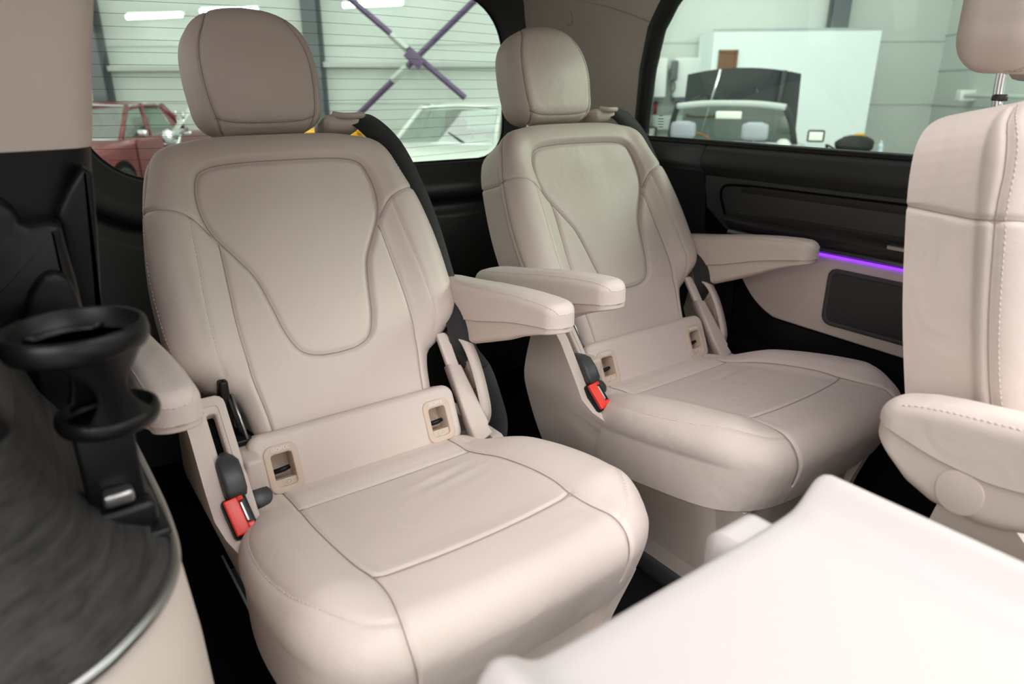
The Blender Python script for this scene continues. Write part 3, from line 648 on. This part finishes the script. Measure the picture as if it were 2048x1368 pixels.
st(obj('added_wall_front', box(-.12, -1.68, 0, 1.52, -1.62, .90), 'headliner', smooth=False), 'unseen wall added across the front of the van to block light')  # unseen wall, added to cut the light coming from ahead
st(obj('trim_7', box(-.16, -1.6, 1.18, -.09, 1.0, 1.36, .02), 'plastic'), 'unseen header over the sliding door, shaped to shade the cabin')  # out of view, sized to keep light off the upper cabin
d2 = st(obj('added_sliding_door', box(-.34, .47, -.05, -.26, 1.55, 1.30, .02), 'plastic'), 'unseen sliding door added outside the left side of the van to block light')  # unseen door leaf, added to keep light off the left pillar
st(obj('trim_8', box(.208, .3, 0, .213, 1.35, .010), 'satin', smooth=False), 'thin metal edge beside the left seat rail')
# left wall: pillar trim, dark lining, wooden ledge
wl = st(obj('wall_left', box(-.16, .98, 0, -.0, 1.95, .80), 'blackmat', smooth=False), 'dark left side lining of the van')
def plan(L, z, sh=.17, z0=.9): return [(x+sh*(z-z0), y, z) for x, y in L]
PLN = [(-.20, .78), (-.02, .835), (.050, .850), (.068, .856), (.078, .868), (.084, .885), (.092, 1.00), (-.20, 1.00)]
pt = st(obj('trim_6', loft([plan(PLN, z, s) for z, s in ((.892, .17), (.897, .17), (1.0, .19), (1.15, .21), (1.30, .21))]), 'plastic'), 'beige pillar trim at the upper left')
sharp(pt, 40)
def rring(z, pts): return [(x, y, z) for x, y in pts]
ul = obj('pillar_lining', loft([plan([(x-.001, y+.002) for x, y in PLN], z, .14) for z in (.30, .5, .66, .78, .86, .893)]), 'black', wl); sharp(ul, 40)
# belt-line shoulder that juts in front of the pillar, and the arched panel below it
def fry(y0): return lambda a, b, n: (a, y0-n, b)
sharp(obj('shoulder_lining', plate(resample(np.array([(-.2, .60), (.032, .60), (.037, .70), (.037, .769), (.035, .805), (.035, .826), (.022, .829), (.004, .827), (.0, .842), (-.010, .854), (-.2, .862)]), .006, True), .05, .010, fry(.845)), 'black', wl), 60)
sharp(obj('corner_lining', plate(resample(np.array([(.030, .60), (.050, .60), (.057, .733), (.067, .806), (.074, .868), (.066, .876), (.048, .853), (.034, .830)]), .005, True), .024, .006, fry(.858)), 'black', wl), 60)
sharp(obj('arch_panel', plate(resample(np.vstack([[(-.018, .60), (.033, .60)], smooth_line([(.035, .72), (.034, .755), (.028, .778), (.013, .783), (-.004, .766), (-.016, .738)], 4)]), .004, True), .022, .006, fry(.797)), 'black', wl), 60)
# ledge
LED = smooth_line([(.046, 1.0), (.048, .80), (.050, .70), (.051, .60), (.046, .527), (.029, .482), (-.001, .448), (-.03, .428), (-.08, .41), (-.16, .40)], 6)
def led(off, z, sl=0):
    T = np.gradient(LED, axis=0); T /= np.linalg.norm(T, axis=1)[:, None]; N = np.stack([T[:, 1], -T[:, 0]], 1)   # to the left of travel = inwards
    P = LED+N*off; return [(x, y, z) for x, y in P]
lr = [led(0, .600), led(.004, .606), led(.012, .612), led(.03, .622), led(.05, .640), led(.065, .668), led(.075, .70), led(.085, .76)]
obj('wood_ledge', loft(lr, False, (False, False)), 'ledgewood', wl)
obj('upper_ledge_lining', loft([led(.080, .73), led(.084, .77), led(.088, .82), led(.096, .85), led(.12, .86), led(.16, .86)], False, (False, False)), 'black', wl)
obj('chrome_edge', tube(led(-.001, .597), .0055, 10), 'satin', wl)
lw = [led(.002, .592), led(-.006, .56), led(-.010, .50), led(-.012, .40), led(-.008, .30), led(.0, .0)]
obj('beige_lower_panel', loft(lw, False, (False, False)), 'plastic', wl)
# ================================================================== cup holder
ch = empty('cup_holder', (.022, .571, .60)); tag(ch, 'black open-ring cup holder clipped to the left side ledge', 'cup holder')
def ringp(cx_, cy_, z, ro, ri, h):
    return xf(lathe([(ri, z-h/2+.001), (ri+.001, z-h/2), (ro-.002, z-h/2), (ro, z-h/2+.003), (ro+.001, z), (ro, z+h/2-.002), (ro-.002, z+h/2), (ri+.001, z+h/2), (ri, z+h/2-.001), (ri, z-h/2+.001)], 48), Matrix.Translation((cx_, cy_, 0)))
o1 = (-.004, -.002); o2 = (.006, .012)
obj('upper_ring', ringp(*o1, .180, .0475, .0430, .018), 'black', ch)
obj('lower_ring', ringp(*o2, .108, .0365, .032, .014), 'black', ch)
obj('ring_floor', xf(lathe([(0, .102), (.030, .102), (.030, .104), (0, .104)], 32), Matrix.Translation((*o2, 0))), 'black', ch)
for a0 in (-75, 100):
    rg = []
    for t in np.linspace(0, 1, 12):
        z = .176+(.108-.176)*t; r0 = .0455*(1-t)+.0355*t-.004*math.sin(t*PI); c0 = np.array(o1)*(1-t)+np.array(o2)*t; wdt = (52-34*math.sin(t*PI)) if a0 < 0 else (40-24*math.sin(t*PI))
        ang = [R_(a0+wdt*s) for s in np.linspace(-1, 1, 9)]
        rg.append([(c0[0]+r0*math.cos(q), c0[1]+r0*math.sin(q), z) for q in ang]+[(c0[0]+(r0-.005)*math.cos(q), c0[1]+(r0-.005)*math.sin(q), z) for q in ang[::-1]])
    obj('strut', loft(rg), 'black', ch)
obj('clip', join(box(-.022, .002, .030, .020, .022, .100, .004), box(-.024, -.012, .010, .024, .020, .034, .005), box(-.030, -.024, .004, .030, .026, .012, .003)), 'black', ch)
obj('clip_catch', box(-.012, -.013, .038, .010, .002, .050, .003), 'satin', ch)

# ================================================================== table leaf
TZ = .62
tb = empty('folding_table', (.345, .0, 0)); tag(tb, 'pale beige folding table leaf with raised rims in the foreground', 'table')
xs = []
prof = [(-.187, 0), (-.181, .014), (-.172, .021), (-.160, .016), (-.145, .004), (-.125, 0), (-.06, -.001), (.06, -.001), (.120, 0), (.140, .004), (.153, .013), (.162, .020), (.170, .022), (.177, .018), (.180, .010), (.180, -.004)]
top = smooth_line(prof, 4)
ring = [(x, z) for x, z in top]+[(x, min(z, 0)-.014) for x, z in top[::-1]]
secs = []
for y, k in ((-.50, 0), (-.499, 0), (.235, 0), (.250, 0), (.2555, .35), (.258, .8), (.2585, 1)):
    secs.append([(x*(1-.008*k), y, TZ+z-(.006*k if i < len(top) else -.006*k)) for i, (x, z) in enumerate(ring)])
tabletop = obj('table_leaf', loft([s[::-1] for s in secs]), 'table', tb, (-.0, 0, 0)); sharp(tabletop, 40)
obj('hinge_lug', loft([[(.085+a, y, z) for y, z in rrect(.225, TZ-.06, .288, TZ-.006, (.02, .016, .012, .02), 6)] for a in (-.022, -.018, .018, .022)]), 'table', tb)
obj('table_leg', box(.165, -.12, .10, .205, .20, TZ-.015, .012), 'table', tb)
obj('leg_foot', box(.14, -.18, .006, .23, .24, .10, .015), 'greyblack', tb)

# ================================================================== the hall outside (own axes: x right, y ahead, z from the hall floor)
AZ = R_(42); HG = -.65
def place(o, hx, hy, hz=0, rz=0):
    o.location = (hx*math.cos(AZ)+hy*math.sin(AZ), -hx*math.sin(AZ)+hy*math.cos(AZ), HG+hz); o.rotation_euler = (0, 0, -AZ+rz); return o
def hobj(name, vf, m, smooth=False, parent=None):
    o = obj(name, vf, m, parent, smooth=smooth)
    if not parent: place(o, 0, 0)
    return o
st(hobj('floor_hall', box(-14, -8, -.05, 10, 14, 0), 'hallfloor'), 'grey floor of the hall')
wb = st(hobj('wall_hall_back', box(-14, 12.5, 0, 10, 12.7, 5), 'wall'), 'pale green panelled back wall of the hall')
wr2 = st(hobj('wall_hall_right', box(5.6, 4.0, 0, 5.8, 12.5, 5), 'wall'), 'pale panelled right wall of the hall')
for z in np.arange(.3, 5, .52): hobj('panel_joint', box(5.585, 4, z, 5.6, 12.5, z+.02), 'rail', parent=wr2)
for z in np.arange(.4, 5, .95): hobj('panel_joint', box(-14, 12.485, z, 10, 12.5, z+.012), 'rail', parent=wb)
for hx, lb in ((-8.75, 'dark grey steel column behind the red car'), (-4.72, 'dark grey steel column behind the yellow machine'), (3.86, 'grey steel column above the white partition')):
    c = empty('steel_column', (0, 0, 0)); place(c, hx, 12.33); tag(c, lb, 'column', 'steel columns of the hall')
    obj('flange', box(-.13, -.012, 0, .13, .012, 5), 'steel', c, (0, -.12, 0), smooth=False); obj('flange', box(-.13, -.012, 0, .13, .012, 5), 'steel', c, (0, .12, 0), smooth=False); obj('web', box(-.01, -.12, 0, .01, .12, 5), 'steel', c, smooth=False)
for (x0, x1, z, lb) in ((-8.6, -4.85, 1.93, 'pale horizontal wall rail between the two steel columns'), (-4.6, 1.0, 1.98, 'pale horizontal wall rail behind the purple cross brace')):
    tag(hobj('wall_rail', box(x0, 12.33, z-.05, x1, 12.45, z+.05, .02), 'rail'), lb, 'rail', 'wall rails of the hall')
cb = empty('cross_brace', (0, 0, 0)); place(cb, -2.82, 11.9, 0); tag(cb, 'purple steel cross brace on the back wall', 'brace')
def bar(p, q, w_): return tube([(p[0], 0, p[1]), ((p[0]+q[0])/2, 0, (p[1]+q[1])/2), (q[0], 0, q[1])], w_, 4)
obj('brace_bar', bar((-1.95, 3.68), (.78, 1.45), .05), 'purple', cb, smooth=False)
b2 = obj('brace_bar', bar((-1.35, .92), (1.45, 3.30), .05), 'purple', cb, (0, -.06, 0), smooth=False)
obj('centre_plate', xf(box(-.16, -.02, -.09, .16, .02, .09, .01), Matrix.Translation((-.02, -.12, 2.06)) @ Matrix.Rotation(R_(40), 4, 'Y')), 'purple', cb)
obj('sleeve', bar((-.42, 2.42), (-.16, 2.20), .062), 'rail', cb, (0, -.01, 0), smooth=False); obj('sleeve', bar((-.42, 1.72), (-.16, 1.93), .062), 'rail', cb, (0, -.07, 0), smooth=False)
for hx, z, lb in ((-7.45, 2.76, 'lit tube lamp seen left of the largest headrest'), (-6.1, 2.83, 'lit tube lamp just above the largest headrest'), (-3.6, 2.90, 'lit tube lamp at the upper end of the purple brace')):
    c = empty('tube_lamp', (0, 0, 0)); place(c, hx, 12.2, z, R_(0)); tag(c, lb, 'lamp', 'tube lamps of the hall')
    obj('tube', tube([(-.5, 0, -.01), (0, 0, .005), (.5, 0, .02)], .045, 10), 'tube', c); obj('lamp_body', box(-.52, .03, .0, .52, .10, .07, .01), 'boiler', c)
    for s in (-1, 1): obj('hanger', box(s*.4-.01, .06, .05, s*.4+.01, .40, .07), 'rail', c, smooth=False)
# partition cabin with a brown door, boilers, pipes
pa = empty('partition_cabin', (0, 0, 0)); place(pa, 2.92, 11.0); tag(pa, 'white partition cabin standing behind the open convertible', 'cabin')
obj('front_panel', box(-1.16, 0, 0, 1.14, .06, 2.40), 'part', pa, smooth=False)
obj('side_panel', box(-1.16, .06, 0, -1.10, 1.4, 2.36), 'part', pa, smooth=False); obj('roof_panel', box(-1.16, 0, 2.36, 1.14, 1.4, 2.40), 'part', pa, smooth=False)
dr = obj('cabin_door', box(-1.03, -.02, 0, -.84, .01, 2.08), 'doorwood', pa, smooth=False); obj('door_frame', join(box(-1.07, -.035, 0, -1.03, .01, 2.12), box(-.84, -.035, 0, -.80, .01, 2.12), box(-1.07, -.035, 2.08, -.80, .01, 2.12)), 'doorwood', dr, smooth=False)
for hx, lb in ((1.02, 'white wall boiler nearest the black window edge'), (1.60, 'white wall boiler partly hidden by the raised car bonnet')):
    c = empty('wall_boiler', (0, 0, 0)); place(c, hx, 12.3, 0); tag(c, lb, 'boiler', 'white wall boilers')
    obj('housing', box(-.23, -.22, 1.46, .23, .18, 2.06, .02), 'boiler', c); obj('base_plate', box(-.20, -.18, 1.40, .20, .15, 1.46), 'steel', c, smooth=False)
    for dx in (-.12, .1): obj('pipe', tube([(dx, 0, 1.44), (dx, 0, 1.3), (dx, .05, 1.20)], .03, 8), 'pipe', c)
tag(hobj('pipe_duct', box(.70, 12.1, .95, 1.72, 12.45, 1.18, .02), 'rail'), 'grey duct box below the white wall boilers', 'duct')
gd = empty('wall_phone', (0, 0, 0)); place(gd, 1.355, 12.05); tag(gd, 'dark wall device hanging between the two boilers', 'device')
obj('body', box(-.055, -.04, 1.72, .055, .06, 2.02, .02), 'steel', gd); obj('cable', tube(smooth_line([(0, 0, 1.74), (.03, 0, 1.6), (-.02, 0, 1.5), (.01, .1, 1.4)], 5), .015, 6), 'steel', gd); obj('mount', box(-.03, .05, 1.8, .03, .45, 1.9), 'steel', gd, smooth=False)
tag(hobj('wall_pipe', join(tube([(5.45, 11.3, 1.50), (5.45, 8, 1.50), (5.45, 5, 1.50)], .03, 8), box(5.38, 11.2, 1.42, 5.6, 11.36, 1.58, .02)), 'boiler', True), 'white pipe running along the right hall wall', 'pipe')
bg = empty('bag_pile', (0, 0, 0)); place(bg, 3.50, 9.75, -.03); tag(bg, 'black bag lying on a low bench by the partition', 'bag')
def blob(rx_, ry_, rz_, n=18, k=10, am=.12):
    rings = []
    for i in range(1, k):
        t = PI*i/k-PI/2; rings.append([(rx_*math.cos(t)*math.cos(2*PI*j/n)*(1+am*math.sin(3*j+i)), ry_*math.cos(t)*math.sin(2*PI*j/n)*(1+am*math.cos(2*j+i)), rz_*math.sin(t)) for j in range(n)])
    return loft(rings)
obj('bag_body', blob(.24, .18, .13), 'bagm', bg, (0, 0, .93)); obj('strap', tube(smooth_line([(-.25, 0, .88), (-.36, 0, .93), (-.3, .02, .84)], 5), .015, 6), 'bagm', bg); obj('cloth', blob(.08, .06, .04), 'yellow', bg, (.06, .05, 1.04))
bn = empty('bench', (0, 0, 0)); place(bn, 3.60, 9.8, -.10); tag(bn, 'low dark bench carrying the bag and bottle', 'bench')
obj('bench_top', box(-.55, -.25, .76, .55, .25, .81, .01), 'steel', bn)
for sx in (-.5, .5):
    for sy in (-.2, .2): obj('leg', box(sx-.025, sy-.025, 0, sx+.025, sy+.025, .77), 'steel', bn, smooth=False)
bo = empty('plastic_bottle', (0, 0, 0)); place(bo, 3.83, 9.75, .71); tag(bo, 'pale blue plastic bottle standing beside the black bag', 'bottle')
obj('bottle_body', lathe([(.035, 0), (.04, .02), (.04, .13), (.033, .15), (.04, .17), (.03, .2), (.015, .22)], 16), 'bottle', bo); obj('bottle_cap', lathe([(.016, .215), (.016, .245), (0, .246)], 12), 'pale', bo)
# ---- cars: x forward, y left, z up
def body_loft(st_, n=20):
    rings = []
    for x, hw, zb, zt, rr in st_:
        P = rrect(-hw, zb, hw, zt, (.10, rr, rr, .10), 5); rings.append([(x, a, b) for a, b in P])
    return loft(rings)
def quad_slab(p, t=.006):
    P = [Vector(q) for q in p]; n = (P[1]-P[0]).cross(P[3]-P[0]).normalized()*t
    return [tuple(q) for q in P]+[tuple(q+n) for q in P], [(0, 1, 2, 3), (7, 6, 5, 4), (0, 4, 5, 1), (1, 5, 6, 2), (2, 6, 7, 3), (3, 7, 4, 0)]
def wheel(parent, x, y):
    s = 1 if y > 0 else -1; m = Matrix.Translation((x, y, .31)) @ Matrix.Rotation(-s*PI/2, 4, 'X')
    t = obj('wheel', xf(lathe([(.19, -.09), (.29, -.09), (.31, -.06), (.31, .06), (.29, .09), (.19, .09)], 28), m), 'tyre', parent); obj('hubcap', xf(lathe([(.19, .05), (.17, .085), (.06, .075), (0, .09)], 24), m), 'chrome', t)
    obj('wheel_arch', xf(lathe([(.37, -.10), (.37, .005), (0, .006)], 28), Matrix.Translation((x, s*(abs(y)+.068), .33)) @ Matrix.Rotation(-s*PI/2, 4, 'X')), 'hole', parent)
def car_seat(parent, x, y, m, zs=.42, hz=.0):
    c = obj('car_seat', join(box(x-.22, y-.24, .30, x+.28, y+.24, .30+.2, .06), map_vf(box(-.07, -.24, 0, .07, .24, .58, .05), lambda a, b, n: (x-.2+a-n*.28, y+b, zs+n))), m, parent)
    obj('car_headrest', box(x-.50, y-.13, 1.00+hz, x-.40, y+.13, 1.18+hz, .045), m, c); obj('headrest_post', tube([(x-.44, y, .95), (x-.45, y, 1.05)], .012, 6), 'chrome', c)
def sedan(name, paint, seatm, label, hx, hy, fwd, lamp=True):
    t = empty(name, (0, 0, 0)); rz = math.atan2(fwd[1], fwd[0]); place(t, hx, hy, 0, rz); tag(t, label, 'car')
    body = obj('body', body_loft([(-2.28, .70, .42, .78, .06), (-2.22, .80, .32, .88, .08), (-1.6, .86, .24, .93, .10), (-1.0, .87, .22, .95, .10), (0, .88, .22, .95, .09), (.85, .88, .22, .95, .10), (1.5, .86, .24, .91, .12), (2.1, .82, .30, .84, .12), (2.25, .76, .40, .76, .10)]), paint, t); sharp(body, 50)
    B, T = .93, 1.36
    Lb = lambda s: [(.98, s*.70, B), (.20, s*.74, B+.01), (-.72, s*.74, B+.01), (-1.30, s*.68, B)]      # belt points
    Lt = lambda s: [(.36, s*.56, T), (-.02, s*.58, T+.02), (-.55, s*.57, T+.01), (-.82, s*.54, T-.02)]
    for s in (-1, 1):
        b_, t_ = Lb(s), Lt(s)
        for i, nm in enumerate(('front_pillar', 'centre_pillar', 'rear_pillar', 'rear_pillar')):
            if i == 2: continue
            obj(nm, tube([b_[i], t_[i]], .035 if i != 3 else .05, 8), paint, t)
        obj('rear_quarter', quad_slab([b_[3], b_[2], t_[2], t_[3]] if s > 0 else [b_[2], b_[3], t_[3], t_[2]], .02), paint, t, smooth=False)
        for i in (0, 1):
            g = obj('side_window', quad_slab([b_[i], b_[i+1], t_[i+1], t_[i]]), 'carglass', t, smooth=False)
            obj('window_trim', tube([b_[i], b_[i+1], t_[i+1], t_[i], b_[i]], .014, 6), 'chrome', g)
        wheel(t, 1.38, s*.80); wheel(t, -1.35, s*.80)
        obj('door_handle', box(-.10, s*.88-.02, .80, .08, s*.88+.02, .83, .008), 'chrome', t)
        obj('door_joint', tube([(.95, s*.883, .9), (.95, s*.888, .32)], .006, 5), 'hole', t); obj('door_joint', tube([(.05, s*.888, .92), (.05, s*.89, .32)], .006, 5), 'hole', t)
        obj('wing_mirror', box(.70, s*.90-.07, .96, .78, s*.90+.07, 1.06, .03), 'chrome', t)
        hl = obj('headlamp', xf(lathe([(0, .03), (.08, .025), (.095, 0), (.09, -.03)], 20), Matrix.Translation((2.26, s*.60, .66)) @ Matrix.Rotation(PI/2, 4, 'Y')), 'chrome', t)
        obj('marker_lamp', box(1.95, s*.84-.01, .60, 2.02, s*.84+.01, .64, .008), 'pale', t)
        obj('sill_strip', box(-1.0, s*.885-.01, .30, 1.0, s*.885+.01, .35, .006), 'chrome', t)
    P = [(.98, .70), (.98, -.70), (.36, -.56), (.36, .56)]
    obj('windscreen', quad_slab([(.98, -.70, B), (.98, .70, B), (.36, .56, T), (.36, -.56, T)]), 'carglass', t, smooth=False)
    obj('windscreen_trim', tube([(.985, -.70, B), (1.02, 0, B+.01), (.985, .70, B), (.37, .56, T), (.40, 0, T+.02), (.37, -.56, T), (.985, -.70, B)], .016, 6), 'chrome', t)
    obj('rear_screen', quad_slab([(-1.30, .68, B), (-1.30, -.68, B), (-.82, -.54, T-.02), (-.82, .54, T-.02)]), 'carglass', t, smooth=False)
    rf = []
    for x, z, hw in ((.40, T-.01, .57), (.30, T+.03, .60), (-.1, T+.06, .62), (-.5, T+.05, .61), (-.78, T+.01, .58), (-.86, T-.03, .55)):
        rf.append([(x, hw*c, z-.05*abs(c)**3+d) for c, d in [(q, 0) for q in np.linspace(-1, 1, 13)]+[(q, -.025) for q in np.linspace(1, -1, 13)]])
    obj('roof', loft(rf), paint, t)
    for s in (-1, 1): car_seat(t, .0, s*.36, seatm)
    obj('rear_bench', join(box(-1.0, -.6, .35, -.5, .6, .55, .06), box(-1.12, -.62, .45, -.95, .62, 1.0, .07)), seatm, t)
    obj('dashboard', box(.55, -.66, .70, .95, .66, .94, .05), seatm, t)
    sw = [(.42+.06*math.sin(a)*.5, .36+.18*math.cos(a), .92+.17*math.sin(a)) for a in np.linspace(0, 2*PI, 25)[:-1]]
    obj('steering_wheel', tube(sw, .014, 8, True), 'steel', t); obj('rear_view_mirror', box(.40, -.1, 1.24, .43, .1, 1.30, .01), 'steel', t)
    obj('bumper', box(2.20, -.80, .38, 2.34, .80, .50, .04), 'chrome', t); obj('bumper', box(-2.36, -.80, .38, -2.24, .80, .50, .04), 'chrome', t)
    obj('radiator_grille', box(2.22, -.42, .54, 2.28, .42, .78, .03), 'chrome', t); obj('wiper', tube([(1.0, .3, .95), (.80, .0, 1.06)], .01, 5), 'black', t)
    return t
sedan('red_saloon_car', 'redpaint', 'redseat', 'old dark red saloon car seen through the rear window', -7.2, 10.0, (.15, -.99))
sedan('white_saloon_car', 'whitepaint', 'redseat', 'old white saloon car with reddish seats behind the rear window', -1.64, 9.94, (-.2, -.98))
def blob(rx_, ry_, rz_, n=18, k=10, am=.12):
    rings = []
    for i in range(1, k):
        t = PI*i/k-PI/2; rings.append([(rx_*math.cos(t)*math.cos(2*PI*j/n)*(1+am*math.sin(3*j+i)), ry_*math.cos(t)*math.sin(2*PI*j/n)*(1+am*math.cos(2*j+i)), rz_*math.sin(t)) for j in range(n)])
    return loft(rings)
ms = empty('stand_in_scooter', (0, 0, 0)); place(ms, -4.72, 8.6, 0, math.atan2(-.6, -.8)); tag(ms, 'stand-in scooter for an unidentified chrome and white vehicle beside the red car', 'scooter')  # made-up scooter shape in place of a half-hidden, unidentified vehicle
for x in (.62, -.62): obj('wheel', xf(lathe([(.12, -.05), (.20, -.05), (.23, 0), (.20, .05), (.12, .05)], 24), Matrix.Translation((x, 0, .23)) @ Matrix.Rotation(PI/2, 4, 'X')), 'tyre', ms)
obj('leg_shield', loft([[(x+.02*abs(c)*3, .26*c*(1-.25*k_), z) for c in np.linspace(-1, 1, 9)]+[(x-.04, .26*c*(1-.25*k_), z) for c in np.linspace(1, -1, 9)] for k_, (x, z) in enumerate(((.42, .3), (.46, .6), (.40, .95)))]), 'whitepaint', ms)
obj('rear_body', box(-.80, -.20, .35, -.05, .20, .74, .10), 'whitepaint', ms); obj('saddle', box(-.75, -.16, .74, .02, .16, .86, .05), 'bagm', ms); obj('footboard', box(-.10, -.20, .26, .45, .20, .34, .03), 'bagm', ms)
obj('fork', tube([(.62, 0, .25), (.50, 0, .75), (.40, 0, 1.05)], .03, 8), 'chrome', ms); hb = obj('handlebar', tube(smooth_line([(.30, -.36, 1.10), (.38, -.2, 1.08), (.40, 0, 1.06), (.38, .2, 1.08), (.30, .36, 1.10)], 4), .018, 8), 'chrome', ms)
obj('headlamp', xf(lathe([(0, .07), (.07, .055), (.095, 0), (.05, -.10), (0, -.12)], 20), Matrix.Translation((.52, 0, 1.04)) @ Matrix.Rotation(PI/2, 4, 'Y')), 'chrome', ms)
obj('wind_shield', loft([[(.50-.25*k_, .22*c, 1.08+.30*k_-.04*abs(c)) for c in np.linspace(-1, 1, 9)]+[(.49-.25*k_, .22*c, 1.08+.30*k_-.04*abs(c)) for c in np.linspace(1, -1, 9)] for k_ in (0, .5, 1)]), 'whitepaint', ms)
for s_ in (-1, 1): m_ = obj('mirror_arm', tube([(.34, s_*.28, 1.10), (.36, s_*.36, 1.26)], .008, 6), 'chrome', hb); obj('mirror_head', blob(.02, .07, .05, am=0), 'chrome', m_, (.36, s_*.38, 1.30))
# yellow machine
ym = empty('yellow_machine', (0, 0, 0)); place(ym, -3.45, 9.7); tag(ym, 'yellow machine standing behind the largest headrest', 'machine')
obj('cabinet', box(-.95, -.3, .25, .28, .5, 1.06, .04), 'yellow', ym); obj('sloped_arm', xf(box(-.1, -.1, 0, .55, .1, .12, .02), Matrix.Translation((.2, 0, 1.06)) @ Matrix.Rotation(R_(22), 4, 'Y')), 'yellow', ym); obj('label_plate', box(-.72, -.31, .92, -.62, -.30, 1.02), 'white', ym, smooth=False)
for sx in (-.7, .1): obj('caster', box(sx-.06, -.2, 0, sx+.06, .3, .26, .03), 'tyre', ym)
# convertible with raised bonnet
cv = empty('convertible_car', (0, 0, 0)); fwd = (.30, .954); place(cv, 1.48, 8.0, .05, math.atan2(fwd[1], fwd[0])); tag(cv, 'pale open convertible with its dark bonnet raised', 'car')
bd = obj('body', body_loft([(-2.25, .70, .42, .80, .06), (-2.15, .80, .32, .90, .08), (-1.5, .85, .24, .96, .10), (-1.05, .86, .22, .97, .10), (-1.0, .86, .22, .90, .10), (.40, .86, .22, .88, .10), (.45, .86, .22, .95, .10), (.75, .86, .22, .96, .10), (1.5, .85, .24, .80, .10), (2.1, .80, .30, .76, .1), (2.22, .74, .40, .70, .08)]), 'silverpaint', cv); sharp(bd, 50)
obj('rear_deck', box(-1.5, -.80, .90, -.98, .80, 1.00, .04), 'silverpaint', cv); obj('deck_trim', tube([(-.98, -.78, .99), (-.96, 0, 1.0), (-.98, .78, .99)], .015, 6), 'chrome', cv)
for s in (-1, 1):
    wheel(cv, 1.38, s*.78); wheel(cv, -1.32, s*.78)
    obj('front_pillar', tube(smooth_line([(.72, s*.72, .93), (.52, s*.66, 1.18), (.34, s*.58, 1.36)], 4), .035, 8), 'hoodpaint', cv)
    car_seat(cv, .0, s*.36, 'greyseat', .46, .05)
    obj('rear_headrest', box(-.94, s*.38-.16, .93, -.82, s*.38+.16, 1.06, .04), 'greyseat', cv)
    mrr = obj('wing_mirror', box(.46, s*.93-.09, .99, .54, s*.93+.09, 1.12, .02), 'hoodpaint', cv); obj('mirror_face', box(.452, s*.93-.07, 1.01, .462, s*.93+.07, 1.10, .003), 'mirrorlit', mrr)
obj('windscreen_frame', tube(smooth_line([(.34, -.59, 1.355), (.36, -.3, 1.385), (.36, 0, 1.39), (.36, .3, 1.385), (.34, .59, 1.355)], 4), .036, 8), 'rail', cv)
obj('windscreen', quad_slab([(.72, -.70, .94), (.72, .70, .94), (.34, .57, 1.36), (.34, -.57, 1.36)]), 'carglass', cv, smooth=False)
obj('rear_view_mirror', box(.27, -.14, 1.23, .29, .14, 1.31, .01), 'mirrorlit', cv)
obj('steering_wheel', tube([(.40+.04*math.sin(a), .36+.19*math.cos(a), .88+.18*math.sin(a)) for a in np.linspace(0, 2*PI, 25)[:-1]], .014, 8, True), 'woodrim', cv)
obj('dashboard', box(.45, -.68, .70, .75, .68, .93, .04), 'hoodpaint', cv)
hd_ = []
for t in np.linspace(0, 1, 8):
    u_ = t*1.15; hd_.append([(1.25-u_*.22+.10*(1-abs(c)**2)*-.5, .70*c*(1-.08*t)-.03*t, .80+u_*.79+.07*(1-c*c)) for c in np.linspace(-1, 1, 13)]+[(1.28-u_*.22-.05*(1-abs(c)**2), .70*c*(1-.08*t)-.03*t, .80+u_*.79+.07*(1-c*c)) for c in np.linspace(1, -1, 13)])
hh = obj('raised_bonnet', loft(hd_), 'hoodpaint', cv); sharp(hh, 50)
obj('bonnet_strut', tube([(1.18, .42, 1.0), (.93, .22, 1.76)], .018, 6), 'chrome', cv); obj('bonnet_ridge', tube([(1.16, -.42, .9), (.93, -.50, 1.74)], .03, 6), 'hoodpaint', cv)
obj('seat_cover', blob(.10, .08, .07), 'pale', cv, (.50, -.60, .95))
